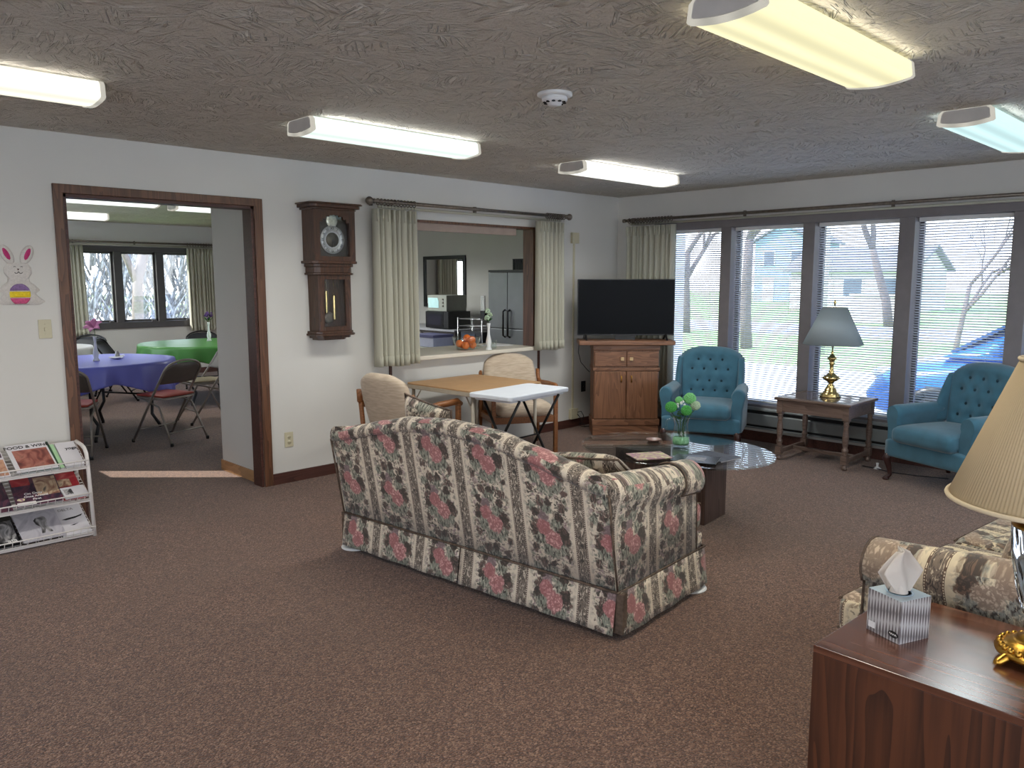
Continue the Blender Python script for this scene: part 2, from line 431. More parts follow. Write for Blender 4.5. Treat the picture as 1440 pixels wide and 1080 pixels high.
WY0, WY1, WZ0, WZ1 = -.57, -4.62, .36, 2.06
struct(bx('wall_window', [(XB, XB+.18, WY0, 0, 0, 2.44), (XB, XB+.18, -9.1, WY1, 0, 2.44), (XB, XB+.18, WY1, WY0, 0, WZ0-.05), (XB, XB+.18, WY1, WY0, WZ1+.07, 2.44)], M['wall']))
struct(bx('wall_left', [(-10.2, -10, -9.2, -8.2, 0, 2.44), (-10.2, -10, -2.9, .12, 0, 2.44), (-10.2, -10, -8.2, -2.9, 0, .35), (-10.2, -10, -8.2, -2.9, 2.15, 2.44)], M['wall']))
struct(bx('wall_back', [(-10, -9.2, -9.2, -9.0, 0, 2.44), (-.8, .38, -9.2, -9.0, 0, 2.44), (-9.2, -.8, -9.2, -9.0, 0, .5), (-9.2, -.8, -9.2, -9.0, 2.15, 2.44)], M['wall']))
DY = 7.75
struct(bx('wall_dining_back', [(-5.6, -3.06, DY, DY+.15, 0, 2.44), (-1.32, 1.7, DY, DY+.15, 0, 2.44), (-3.06, -1.32, DY, DY+.15, 0, .87), (-3.06, -1.32, DY, DY+.15, 2.03, 2.44)], M['wall']))
SWY0, SWY1, SWZ0, SWZ1 = 1.92, 2.36, .96, 2.0      # small side window of the dining room
struct(bx('wall_dining_left', [(-5.75, -5.6, .12, SWY0, 0, 2.44), (-5.75, -5.6, SWY1, 3.75, 0, 2.44), (-5.75, -5.6, 7.2, 7.9, 0, 2.44), (-5.75, -5.6, 3.75, 7.2, 0, 1.05), (-5.75, -5.6, 3.75, 7.2, 2.1, 2.44), (-5.75, -5.6, SWY0, SWY1, 0, SWZ0), (-5.75, -5.6, SWY0, SWY1, SWZ1, 2.44)], M['wall']))
struct(bx('wall_kitchen', [(1.5, 1.7, .12, 7.75, 0, 2.44)], M['wall']))
struct(bx('wall_partition', [(-4.022, -2.9, .12, .76, 0, 2.44)], M['wall']))
# doorway casing and jambs
struct(bx('door_1', [(DX0-.056, DX0, -.018, 0, 0, DZ+.055), (DX1, DX1+.066, -.018, 0, 0, DZ+.055), (DX0-.056, DX1+.066, -.0185, 0, DZ, DZ+.0555)], M['trim'], bevel=.004))
struct(bx('door_1_jamb', [(DX0-.001, DX0+.02, 0, .13, 0, DZ), (DX1-.02, DX1+.001, 0, .13, 0, DZ), (DX0, DX1, 0, .13, DZ-.02, DZ+.001)], M['base']))
# pass-through jambs, the thin upright strips under it and its header board
struct(bx('trim_1', [(PX1-.025, PX1+.002, -.012, .13, .895, PZ1), (PX0-.002, PX0+.025, -.012, .13, .895, PZ1), (PX0, PX1, -.012, .13, PZ1-.02, PZ1+.002)], M['trim']))
struct(bx('trim_2', [(-1.072, -1.046, -.012, 0, 0, .86)], M['base']))
struct(bx('trim_3', [(-2.885, -2.859, -.012, 0, 0, .86)], M['base']))
struct(bx('trim_4', [(PX0+.025, -1.35, .02, .045, PZ1-.085, PZ1-.02)], plain('pinkish_board', S(168, 148, 136), .6)))
struct(bx('baseboard_far', [(DX1+.066, -2.885, -.013, 0, 0, .085), (-1.046, XB, -.013, 0, 0, .085), (-10, DX0-.056, -.013, 0, 0, .085)], M['base']))
struct(bx('baseboard_partition', [(-4.034, -4.022, .13, .76, 0, .085), (-4.034, -2.9, .76, .772, 0, .085)], wood('oak_baseboard', S(150, 110, 74), S(176, 134, 92), 'y', 1, .5)))
struct(bx('baseboard_dining', [(-5.6, 1.5, DY-.012, DY, 0, .09)], M['base']))
struct(bx('baseboard_window', [(XB-.013, XB, -9.0, -.02, 0, .095)], M['base']))  # presumed baseboard; its dark brown also stands in for shade under the heater
# window wall: frame, mullions, panes
muls = [(-1.291, -1.405), (-2.126, -2.239), (-2.955, -3.081), (-3.78, -3.90)]
struct(bx('trim_5', [(XB-.03, XB+.15, WY1-.07, WY0+.07, WZ1, WZ1+.075), (XB-.03, XB+.15, WY1-.07, WY0+.07, WZ0-.055, WZ0), (XB-.03, XB+.15, WY0, WY0+.07, WZ0, WZ1), (XB-.03, XB+.15, WY1-.07, WY1, WZ0, WZ1)], M['win_frame'], bevel=.004))
for i, (a, b) in enumerate(muls):
    struct(bx('trim_%d' % (6+i), [(XB-.028, XB+.15, b, a, WZ0, WZ1)], M['win_frame'], bevel=.004))
ed = [(WY0, -1.291), (-1.405, -2.126), (-2.239, -2.955), (-3.081, -3.78), (-3.90, WY1)]
for i, (a, b) in enumerate(ed):
    w = struct(bx('window_%d' % (i+1), [(XB+.10, XB+.14, b, b+.03, WZ0, WZ1), (XB+.10, XB+.14, a-.03, a, WZ0, WZ1), (XB+.10, XB+.14, b, a, WZ0, WZ0+.03), (XB+.10, XB+.14, b, a, WZ1-.03, WZ1)], M['win_dark']))
    g = bx('pane', [(XB+.117, XB+.121, b+.03, a-.03, WZ0+.03, WZ1-.03)], M['glass'], w)
# blinds, one to each window
BL = ['first white slatted blind from the curtain, partly behind the television and teal chair', 'white slatted blind above the right arm of the teal chair by the cabinet',
      'white slatted blind behind the white shaded brass lamp', 'white slatted blind behind the teal chair beside the pleated shade, blue car outside',
      'sliver of white slatted blind beyond the last mullion, above the pleated shade']
for i, (a, b) in enumerate(ed):
    a2, b2 = a-.006, b+.006
    t = thing('window_blind', BL[i], 'blind', (XB+.055, (a+b)/2, WZ1-.002), 0, 'slatted blinds on the window wall')
    h = (a2-b2)/2; H = WZ1-WZ0-.012
    MB().box(-.02, .02, -h, h, -.035, 0).build('headrail', M['white_pl'], t, bevel=.002)
    m = MB(); z = -.055; tl = R(28)
    while z > -H+.03:
        rows = []
        for k in range(4):
            s = (k-1.5)/1.5
            c = .0022*(1-s*s)
            rows.append((-s*.0125*cos(tl)-c*sin(tl)*0, z + s*.0125*sin(tl) + c))
        m.grid(lambda u, v: (rows[int(round(u*3))][0], -h+.004+v*(2*h-.008), rows[int(round(u*3))][1]), 3, 1)
        z -= .0212
    m.build('slat', M['slat'], t)['kind'] = 'stuff'
    MB().box(-.013, .013, -h+.002, h-.002, -H, -H+.018).build('bottom_rail', M['white_pl'], t, bevel=.003)
    for q in (-.62, .62):
        MB().tube([(-.0145, q*h, -.03), (-.0145, q*h, -H+.01)], .0012, 5).build('ladder_cord', M['white_pl'], t)
    MB().tube([(-.024, h*.8, -.03), (-.026, h*.8+.002, -.62)], .004, 6).build('tilt_wand', M['vglass'], t)
for nm, L in (('window_10', [(-10.14, -10.08, y-.04, y+.04, .35, 2.15) for y in (-8.16, -6.4, -4.66, -2.94)]), ('window_11', [(x-.04, x+.04, -9.12, -9.06, .5, 2.15) for x in (-9.16, -7.1, -5.0, -2.9, -.84)])):  # unseen left and back windows, added so daylight lifts the ceiling
    struct(bx(nm, L, M['win_dark']))
bx('pane', [(-10.115, -10.11, -8.2, -2.9, .35, 2.15)], M['glass'], bpy.data.objects['window_10'])
bx('pane', [(-9.2, -.8, -9.1, -9.095, .5, 2.15)], M['glass'], bpy.data.objects['window_11'])
struct(bx('window_12', [(-5.70, -5.64, y-.03, y+.03, 1.05, 2.1) for y in (3.78, 4.9, 6.05, 7.17)], M['win_dark']))  # unseen side window, added to throw sky light on the partition
bx('pane', [(-5.675, -5.67, 3.75, 7.2, 1.05, 2.1)], M['glass'], bpy.data.objects['window_12'])
struct(bx('added_sun_eave', [(-7.0, -5.75, 3.7, 8.0, 2.44, 2.6)], M['wall']))  # unseen overhang, added to keep direct sun out of the long side window
# dining room windows
dw = [(-3.06, -2.52), (-2.43, -1.88), (-1.79, -1.32)]
struct(bx('trim_10', [(-3.11, -1.27, DY-.03, DY+.1, 2.0, 2.08), (-3.11, -1.27, DY-.03, DY+.1, .80, .90), (-3.11, -3.04, DY-.03, DY+.1, .9, 2.0), (-1.34, -1.27, DY-.03, DY+.1, .9, 2.0),
                      (-2.53, -2.42, DY-.03, DY+.1, .9, 2.0), (-1.89, -1.78, DY-.03, DY+.1, .9, 2.0)], M['win_dark'], bevel=.004))
for i, (a, b) in enumerate(dw):
    w = struct(bx('window_%d' % (i+6), [(a+.01, a+.04, DY+.03, DY+.07, .9, 2.0), (b-.04, b-.01, DY+.03, DY+.07, .9, 2.0), (a, b, DY+.03, DY+.07, .9, .935), (a, b, DY+.03, DY+.07, 1.965, 2.0)], M['win_dark']))
    bx('pane', [(a+.04, b-.04, DY+.048, DY+.052, .93, 1.97)], M['glass'], w)
    MB().box(b-.12, b-.05, DY-.03, DY+.03, .90, .925).build('crank', M['win_dark'], w)
w = struct(bx('window_9', [(-5.71, -5.65, SWY0, SWY0+.02, SWZ0, SWZ1), (-5.71, -5.65, SWY1-.02, SWY1, SWZ0, SWZ1)], M['win_dark']))
bx('pane', [(-5.685, -5.68, SWY0, SWY1, SWZ0, SWZ1)], M['glass'], w)

# ---------------------------------------------------------------- curtains and rods
def curtain(name, label, p0, p1, ztop, zbot, k, amp, out, group=None, gather=0.0):
    """pleated panel hanging from p0 to p1 (xy); out = unit vector into the room"""
    p0 = Vector((*p0, 0)); p1 = Vector((*p1, 0)); d = p1-p0; o = Vector((*out, 0)); H = ztop-zbot
    base = p0 + d*.5 - Vector((0, 0, 0)); base.z = zbot
    t = thing(name, label, 'curtain', base, 0, group)
    rnd = random.Random(k*7+int(H*100)); ph = [rnd.uniform(-.5, .5) for _ in range(40)]
    ws = [1+1.1*q for q in ph[:k]]; acc = [0]
    for q in ws: acc.append(acc[-1]+q/sum(ws))
    def f(u, v):
        s = u
        kk = s*k; j = int(kk)
        ss = 2*pi*kk; jj = min(k-1, j); s = acc[jj]+(acc[jj+1]-acc[jj])*(kk-jj)
        a = amp*(.7+.3*v)*(.9+.35*ph[(jj+7) % 40])
        w = a*(2.1*abs(sin(ss/2))**.65-1.0+.10*sin(2*ss)) - .012*(1-v)*0
        flare = 1 + gather*(v-.0)
        q = d*((s-.5)*flare+.006*sin(ss*1.0+1)*1) + o*(w)
        return (q.x, q.y, H*(1-v)+(.006*sin(s*9) if v > .99 else 0))
    MB().grid(f, k*10, 14).build('drape', M['curtain'], t, solid=.003, soff=0)
    def hem(u, v):
        x, y, z = f(u, 1-(.10*(1-v)+.0)/H)
        return (x+o.x*.004, y+o.y*.004, .10*(1-v)*1.0+.001)
    MB().grid(lambda u, v: tuple(Vector(f(u, 1-(.09-.09*v)/H)) + o*.005), k*10, 2).build('hem', M['curtain'], t, solid=.002)
    m = MB()
    for j in range(k):
        s = (j+.25)/k; q = d*(s-.5)+o*(amp*.75)
        m.tube([(q.x, q.y, H-.005), (q.x*1, q.y*1, H-.10)], [.011, .006], 7)
    m.build('pinch_pleat', M['curtain'], t)['kind'] = 'stuff'
    return t
def rod(label, a, b, z, out, rings, fin, brackets):
    """decorative rod from a to b (xy)"""
    a = Vector((*a, 0)); b = Vector((*b, 0)); d = (b-a); L = d.length; e = d/L; o = Vector((*out, 0))
    t = thing('curtain_rod', label, 'curtain rod', (a.x, a.y, z))
    MB().tube([(0, 0, 0), tuple(d)], .0145, 14).build('pole', M['bronze'], t)
    m = MB()
    p0 = e*.05 - o*.028 + Vector((0, 0, -.040)); p1 = d - e*.05 - o*.028 + Vector((0, 0, -.040))
    m.tube([p0, p1], .011, 6).build('traverse_track', M['curtain'], t)
    ang = math.atan2(e.y, e.x)
    for s, fl in ((0, -1), (L, 1)):
        mm = MB(); prof = [(.0145, 0), (.02, .004), (.02, .010), (.012, .014), (.012, .02), (.026, .032), (.033, .048), (.031, .062), (.02, .076), (.006, .083), (.0, .084)] if fin else [(.016, 0), (.02, .004), (.02, .03), (.012, .036), (0, .036)]
        Mx = Matrix.Translation(e*s) @ Matrix.Rotation(ang, 4, 'Z') @ Matrix.Rotation(fl*pi/2, 4, 'Y')
        mm.lathe(prof, 18, M=Mx).build('finial', M['bronze'], t)
    for s in rings:
        mm = MB(); c = e*s
        pts = [c + o*(.024*cos(q)) + Vector((0, 0, .024*sin(q)-.004)) for q in [2*pi*i/18 for i in range(18)]]
        mm.tube(pts, .0042, 6, closed=True)
        mm.tube([c+Vector((0, 0, -.026)), c+Vector((0, 0, -.05))], .002, 5)
        mm.build('ring', M['bronze'], t)
    for s in brackets:
        mm = MB(); c = e*s
        mm.tube([c, c-o*.085], .008, 8); mm.box(-.012, .012, -.012, .012, -.03, .03, Matrix.Translation(c-o*.085)@Matrix.Rotation(ang, 4, 'Z'))
        mm.build('bracket', M['bronze'], t)
    return t
rod('ornate bronze rod with ball finials above the kitchen pass-through', (-3.07, -.118), (-.79, -.118), 2.175, (0, -1), [.03+.033*i for i in range(12)]+[2.28-.03-.03*i for i in range(9)], True, [.02, 1.14, 2.26])
curtain('curtain', 'wide oatmeal pleated curtain left of the pass-through', (-3.09, -.128), (-2.66, -.128), 2.114, .845, 8, .044, (0, -1), 'pass-through curtains')
curtain('curtain', 'narrow oatmeal pleated curtain right of the pass-through', (-1.21, -.128), (-.83, -.128), 2.114, .865, 7, .042, (0, -1), 'pass-through curtains')
rod('long dark rod running above the row of blinds', (XB-.09, -.17), (XB-.09, -4.75), 2.178, (-1, 0), [.05+.038*i for i in range(15)], False, [.04, 1.36, 2.72, 4.1])
curtain('curtain', 'long oatmeal pleated curtain hanging behind the television', (XB-.098, -.2), (XB-.098, -.80), 2.114, .20, 10, .040, (-1, 0))
rod('dark rod over the dining room windows', (-3.5, DY-.09), (-.85, DY-.09), 2.14, (0, -1), [.03+.045*i for i in range(9)]+[2.6-.045*i for i in range(12)], False, [.02, 1.3, 2.6])
curtain('curtain', 'gathered curtain at the left end of the dining room windows', (-3.45, DY-.115), (-2.98, DY-.115), 2.075, .72, 8, .03, (0, -1), 'dining room curtains', .1)
curtain('curtain', 'gathered curtain at the right end of the dining room windows', (-1.42, DY-.115), (-.9, DY-.115), 2.075, .72, 9, .03, (0, -1), 'dining room curtains')

# ---------------------------------------------------------------- heater, ceiling lights, detector, small wall fittings
t = thing('baseboard_heater', 'long grey metal baseboard heater under the row of windows', 'heater', (XB, -2.8, .13))
MB().box(-.05, -.001, -1.85, 1.85, .0, .2).build('back_plate', M['dark'], t)
MB().prism([(-.001, .205), (-.055, .205), (-.066, .19), (-.066, .178), (-.055, .178), (-.05, .19), (-.001, .19)], 'y', -1.86, 1.86).build('top_hood', M['heater'], t)
MB().prism([(-.06, .035), (-.068, .04), (-.068, .135), (-.06, .145), (-.054, .145), (-.054, .035)], 'y', -1.855, 1.855).build('front_panel', M['heater'], t)
MB().prism([(-.001, 0), (-.064, 0), (-.064, .014), (-.056, .016), (-.001, .008)], 'y', -1.86, 1.86).build('lower_lip', M['heater'], t)
for s in (-1.86, 1.845): MB().box(-.07, -.001, s, s+.015, 0, .205).build('end_cap', M['heater'], t)

def diff_mat(name, col, st):
    t = NT(name); o = t.n('TexCoord').outputs['Object']
    x = t.n('SeparateXYZ', {0: o}).outputs[1]
    k = t.mth('COSINE', t.mth('MULTIPLY', x, 52.0))
    s = t.mr(k, -1, 1, .82, 1.12)
    e = t.n('Emission', {0: rgba(col), 1: t.mth('MULTIPLY', s, st)}).outputs[0]
    g = t.pbr((.8, .8, .78), .25)
    return t.done(t.n('AddShader', {0: e, 1: t.n('MixShader', {0: .9, 1: g, 2: t.n('BsdfTransparent', {0: (0, 0, 0, 1)}).outputs[0]}).outputs[0]}).outputs[0])
prof = [(-.112, 0), (-.128, -.014), (-.135, -.066), (-.128, -.073), (-.085, -.081), (-.04, -.086), (0, -.0875), (.04, -.086), (.085, -.081), (.128, -.073), (.135, -.066), (.128, -.014), (.112, 0)]
def ceiling_light(label, x, y, mat, z=2.44, group='fluorescent ceiling lights', L=1.24):
    t = thing('ceiling_light', label, 'ceiling light', (x, y, z), 0, group)
    MB().prism(prof, 'x', -L/2+.02, L/2-.02).build('diffuser', mat, t)
    MB().box(-L/2+.02, L/2-.02, -.11, .11, -.006, -.0005).build('housing', M['white_pl'], t)
    for s in (-1, 1):
        p2 = [(a*1.03, b*1.05) for a, b in prof]
        MB().prism(p2, 'x', s*(L/2-.02), s*(L/2+.0)).build('end_cap', ENDM, t)
        p3 = [(a*.88, b*.80-.004) for a, b in prof]
        MB().prism(p3, 'x', s*(L/2), s*(L/2+.003)).build('end_panel', plain('end_panel_grey', S(196, 190, 182), .5), t)
    return t
ENDM = diff_mat('lens_end', (1, .95, .82), .42)
DM = [diff_mat('diffuser_yellow', (1, .93, .56), .88), diff_mat('diffuser_mint', (.86, 1, .93), .98), diff_mat('diffuser_white', (1, 1, .95), 1.15), diff_mat('diffuser_aqua', (.68, .97, .98), .84), diff_mat('diffuser_warm', (1, .97, .82), 1.0)]
fix = [(-3.87, -4.075, 0, 'pale yellow fluorescent ceiling light nearest the camera'), (-3.82, -1.385, 1, 'mint white fluorescent light above the wall clock'), (-1.53, -1.385, 2, 'white fluorescent ceiling light towards the television corner'),
       (-1.45, -4.06, 3, 'aqua tinted fluorescent light over the armchair windows'), (-6.11, -1.385, 4, 'warm white fluorescent light above the rabbit decoration'),
       (-6.3, -4.07, 4, 'unlit-side fluorescent light above the photographer'), (-6.2, -6.8, 4, 'rear fluorescent light behind the photographer'), (-3.87, -6.8, 0, 'rear fluorescent light behind the wood end table'), (-1.45, -6.8, 3, 'rear fluorescent light in the window corner')]
LAMP = [((1, .93, .76), 1.0), ((1, 1, .95), 1.1), ((.98, 1, .97), 1.35), ((.86, .97, 1), .8), ((1, .95, .87), .65)]
LP = 13.0
def lamp(x, y, z, col, pw, sx=1.1, sy=.2):
    l = bpy.data.lights.new('tube_light', 'AREA'); l.shape = 'RECTANGLE'; l.size = sx; l.size_y = sy; l.color = col; l.energy = pw; l.spread = R(150)
    o = bpy.data.objects.new('tube_light', l); COL.objects.link(o); o.location = (x, y, z)
def side_lamps(x, y, col, pw):
    # the wrap-around lens also throws light sideways and up along the ceiling
    for sg in (-1, 1):
        l = bpy.data.lights.new('lens_side_light', 'AREA'); l.shape = 'RECTANGLE'; l.size = 1.1; l.size_y = .03; l.color = col; l.energy = pw
        o = bpy.data.objects.new('lens_side_light', l); COL.objects.link(o); o.location = (x, y+sg*.15, 2.41)
        o.rotation_euler = (sg*R(120), 0, 0)
for x, y, k, lb in fix:
    ceiling_light(lb, x, y, DM[k]); lamp(x, y, 2.44-.09, LAMP[k][0], LP*LAMP[k][1]); side_lamps(x, y, LAMP[k][0], .7 if k in (1, 2) else .3)
dl = [(-3.95, 3.75, 'first light of the far row across the dining room ceiling'), (-2.45, 3.95, 'fluorescent light over the green dining table'), (-3.72, 6.15, 'fluorescent light nearest the dining room windows')]
DMD = diff_mat('diffuser_dining', (.95, 1, .95), 1.05)
for x, y, lb in dl:
    ceiling_light(lb, x, y, DMD, group='dining room ceiling lights')
for x, y, p in ((-3.95, 3.75, 12), (-3.72, 6.15, 18.0), (-.6, 4.0, 46.0)):  # the last lamp has no fixture; it is added to brighten the kitchen
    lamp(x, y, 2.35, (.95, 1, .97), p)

t = thing('smoke_detector', 'round white smoke detector on the textured ceiling', 'smoke detector', (-3.86, -2.78, 2.44))
MB().lathe([(.085, 0), (.085, -.012), (.07, -.018), (0, -.018)], 32).build('base', M['white_pl'], t)
MB().lathe([(.062, -.018), (.062, -.034), (.05, -.042), (.035, -.044), (.033, -.056), (0, -.057)], 32).build('body', M['white_pl'], t)
m = MB()
for i in range(10):
    a = 2*pi*i/10; m.cbox((.048*cos(a), .048*sin(a), -.044), (.012, .012, .006))
m.build('vent_slot', M['dark'], t)

def plate(name, label, cat, x, z, w, h, mat, kind):
    t = thing(name, label, cat, (x, -.001, z))
    MB().box(-w/2, w/2, -.006, 0, -h/2, h/2).build('cover_plate', mat, t, bevel=.002)
    if kind == 'switch':
        MB().box(-.006, .006, -.018, -.006, -.013, .010).build('toggle', M['cream_pl'], t, bevel=.002)
    else:
        for s in (-.02, .02):
            f = MB().lathe([(.016, 0), (.016, .002), (0, .002)], 16, M=Matrix.Translation((0, -.006, s)) @ Matrix.Rotation(pi/2, 4, 'X')).build('receptacle', mat, t)
            MB().box(-.007, -.005, -.0085, -.008, s-.005, s+.005).box(.005, .007, -.0085, -.008, s-.005, s+.005).build('slot', M['dark'], f)
    for s in ((-.03, .03) if kind == 'switch' else (0,)):
        MB().lathe([(.003, 0), (.003, .0015), (0, .0015)], 8, M=Matrix.Translation((0, -.006, s)) @ Matrix.Rotation(pi/2, 4, 'X')).build('screw', M['cream_pl'], t)
plate('light_switch', 'ivory light switch left of the doorway', 'light switch', -5.435, 1.253, .072, .115, M['cream_pl'], 'switch')
plate('wall_outlet', 'ivory outlet low on the wall right of the doorway', 'outlet', -3.833, .335, .072, .115, M['cream_pl'], 'outlet')
plate('wall_outlet', 'dark outlet on the wall beside the oak cabinet', 'outlet', -.36, .42, .07, .115, M['blackpl'], 'outlet')
t = thing('cable_raceway', 'cream wall box and cable strip running down beside the right curtain', 'cable raceway', (-.535, 0, 0))
MB().box(-.05, .05, -.035, 0, 1.925, 2.035).build('upper_box', M['cream_pl'], t, bevel=.004)
MB().box(-.011, .011, -.012, 0, .19, 1.925).build('channel', M['cream_pl'], t, bevel=.002)
MB().box(-.055, .055, -.04, 0, .09, .20).build('lower_box', M['cream_pl'], t, bevel=.004)
c = MB()
c.tube([(-.50, -.045, .16), (-.47, -.07, .17), (-.44, -.08, .12), (-.45, -.07, .05), (-.50, -.06, .02), (-.47, -.09, .008), (-.40, -.12, .007), (-.34, -.16, .007)], .004, 7)
c.tube([(-.50, -.045, .14), (-.46, -.06, .09), (-.50, -.08, .04), (-.44, -.09, .03), (-.46, -.11, .008)], .004, 7)
tag(c.build('power_cord', M['blackpl']), 'tangled black cord hanging from the lower wall box', 'cord')
# ---------------------------------------------------------------- wall clock
t = thing('wall_clock', 'tall dark wooden pendulum clock with glazed upper and lower cases', 'clock', (-3.475, 0, 1.09))
cw = M['clockwood']
def chamf(w, d, c=.035): return [(-w/2, 0), (-w/2, -d+c), (-w/2+c, -d), (w/2-c, -d), (w/2, -d+c), (w/2, 0)]
def hollow(m, w, d, z0, z1, fr, top, bot):
    m.box(-w/2, -w/2+.018, -d, 0, z0, z1); m.box(w/2-.018, w/2, -d, 0, z0, z1)
    m.box(-w/2, w/2, -.015, 0, z0, z1)
    m.box(-w/2+.018, -w/2+fr, -d, -d+.018, z0, z1); m.box(w/2-fr, w/2-.018, -d, -d+.018, z0, z1)
    m.box(-w/2+fr, w/2-fr, -d, -d+.018, z1-top, z1); m.box(-w/2+fr, w/2-fr, -d, -d+.018, z0, z0+bot)
up = MB(); hollow(up, .36, .17, .60, .99, .05, .04, .04)
# arched head of the upper door
for i in range(9):
    x0 = -.13+.26*i/9; x1 = x0+.26/9; xm = (x0+x1)/2
    zz = .95-.065*min(1, (abs(xm)/.13)**2*1.1)
    up.box(x0, x1, -.169, -.153, zz, .952)
up.build('upper_case', cw, t, bevel=.003)
m = MB(); 
for (w, d, z0, z1) in ((.40, .19, .985, 1.0), (.44, .215, 1.0, 1.025), (.47, .23, 1.025, 1.036)): m.prism(chamf(w, d), 'z', z0, z1)
m.build('cornice', cw, t, bevel=.003)
m = MB()
for (w, d, z0, z1) in ((.40, .19, .585, .605), (.35, .17, .56, .585), (.33, .16, .515, .56), (.35, .17, .50, .515)): m.prism(chamf(w, d), 'z', z0, z1)
m.build('waist_moulding', cw, t, bevel=.003)
lo = MB(); hollow(lo, .29, .145, .07, .50, .05, .035, .035); lo.build('lower_case', cw, t, bevel=.003)
m = MB()
for (w, d, z0, z1) in ((.33, .165, .05, .07), (.35, .175, .035, .05), (.30, .15, .015, .035), (.25, .12, 0, .015)): m.prism(chamf(w, d), 'z', z0, z1)
m.build('plinth', cw, t, bevel=.003)
MB().box(-.128, .128, -.158, -.156, .64, .95).build('door_glass', M['glass'], t)
MB().box(-.093, .093, -.134, -.132, .105, .465).build('lower_glass', M['glass'], t)
dial = MB().box(-.13, .13, -.128, -.122, .62, .97).build('dial_plate', plain('dark_dial', S(58, 54, 48), .45, .5), t)
ry = Matrix.Translation((0, -.129, .765)) @ Matrix.Rotation(pi/2, 4, 'X')
silver = plain('silver_ring', S(196, 196, 196), .35, .5)
MB().lathe([(.066, 0), (.106, 0), (.106, .003), (.066, .003), (.066, 0)], 48, M=ry).build('chapter_ring', silver, dial)
m = MB()
rom = ['XII', 'I', 'II', 'III', 'IIII', 'V', 'VI', 'VII', 'VIII', 'IX', 'X', 'XI']
blk = M['blackpl']
for i, s in enumerate(rom):
    a = -2*pi*i/12
    text_mesh('numeral', s, .026, blk, dial, ry @ Matrix.Rotation(a, 4, 'Z') @ Matrix.Translation((0, .086, .0035)) , .0004)
MB().lathe([(0, 0), (.055, 0), (.055, .002), (0, .002)], 36, M=ry).build('centre_disc', plain('bronze_disc', S(88, 82, 70), .35, .6), dial)
ml = Matrix.Translation((0, -.129, .907)) @ Matrix.Rotation(pi/2, 4, 'X')
MB().lathe([(0, .006), (.03, .004), (.048, .002), (.05, 0), (0, 0)], 32, M=ml).build('moon_dial', plain('engraved_silver', S(206, 202, 186), .3, .6, .3, 60), dial)
m = MB(); m.cbox((0, .028, .006), (.006, .062, .0015), ry @ Matrix.Rotation(R(172), 4, 'Z')); m.cbox((0, .02, .0075), (.008, .045, .0015), ry @ Matrix.Rotation(R(-140), 4, 'Z')); m.build('hand', blk, dial)
for x, z0, z1 in ((-.035, .20, .38), (.035, .15, .345)):
    w = MB().lathe([(0, 0), (.012, .002), (.0125, .01), (.0125, z1-z0-.01), (.012, z1-z0), (0, z1-z0)], 18, c=(x, -.07, z0)).build('weight', M['brass'], t)
    MB().tube([(x, -.07, z1), (x, -.07, .50)], .0015, 6).build('chain', M['brass'], w)
p = MB().tube([(0, -.045, .50), (0, -.045, .2)], .003, 6).lathe([(0, .0), (.042, .003), (.045, .008), (.03, .012), (0, .013)], 28, M=Matrix.Translation((0, -.04, .17))@Matrix.Rotation(pi/2, 4, 'X')).build('pendulum', M['bronze'], t)

# ---------------------------------------------------------------- rabbit decoration
t = thing('rabbit_wall_art', 'white beaded rabbit wall decoration holding a striped egg', 'wall decoration', (-5.555, -.002, 1.40))
def blobby(pts, th, n=9):
    """flat relief: a thick outline with a granular melted surface"""
    m = MB(); cx = sum(p[0] for p in pts)/len(pts); cz = sum(p[1] for p in pts)/len(pts); N = len(pts)
    rnd = random.Random(len(pts))
    def f(u, v):
        k = u*N; i = int(k) % N; fr = k-int(k); a = pts[i]; b = pts[(i+1) % N]
        x = a[0]+(b[0]-a[0])*fr; z = a[1]+(b[1]-a[1])*fr
        s = v
        h = th*sqrt(max(0, 1-s**4))+.0018*sin(x*900+s*31)*sin(z*840+s*17)*(1-s)
        return (cx+(x-cx)*s, -h-.001, cz+(z-cz)*s)
    return m.grid(f, N*3, n, cu=True)
def ell(cx, cz, rx, rz, n=28, rot=0):
    return [(cx+rx*cos(a)*cos(rot)-rz*sin(a)*sin(rot), cz+rx*cos(a)*sin(rot)+rz*sin(a)*cos(rot)) for a in [2*pi*i/n for i in range(n)]]
wht = plain('beaded_white', S(206, 200, 194), .6, 0, .08, 120, .8, 220); pnk = plain('beaded_magenta', S(190, 40, 110), .5, 0, .2, 120, .6, 220)
body = [(-.115, .02), (-.10, .005), (.10, .0), (.135, .02), (.10, .05), (.085, .07), (.11, .09), (.085, .12), (.06, .14), (.055, .165), (.072, .19), (.072, .225), (.05, .255), (-.05, .255), (-.072, .225), (-.072, .19), (-.055, .165), (-.06, .14), (-.085, .12), (-.11, .09), (-.085, .07), (-.10, .05)]
bd = blobby(body, .012).build('body', wht, t)
for s in (-1, 1):
    e = blobby(ell(s*.052, .30, .032, .062, 24, -s*.42), .011).build('ear', wht, t)
    blobby(ell(s*.054, .303, .016, .044, 20, -s*.42), .0150).build('inner_ear', pnk, e)
for z0, z1, mm in ((.085, .130, plain('beaded_violet', S(132, 104, 150), .6, 0, .2, 120, .6, 220)), (.045, .085, plain('beaded_yellow', S(232, 204, 30), .6, 0, .15, 120, .6, 220)), (.008, .045, plain('beaded_rose', S(206, 84, 130), .6, 0, .2, 120, .6, 220))):
    pts = []
    zc, rz, rx = .066, .066, .062
    for i in range(9):
        z = z0+(z1-z0)*i/8; pts.append((rx*sqrt(max(.02, 1-((z-zc)/rz)**2)), z))
    pts = pts + [(-x, z) for x, z in reversed(pts)]
    blobby(pts, .020).build('egg_band', mm, t)
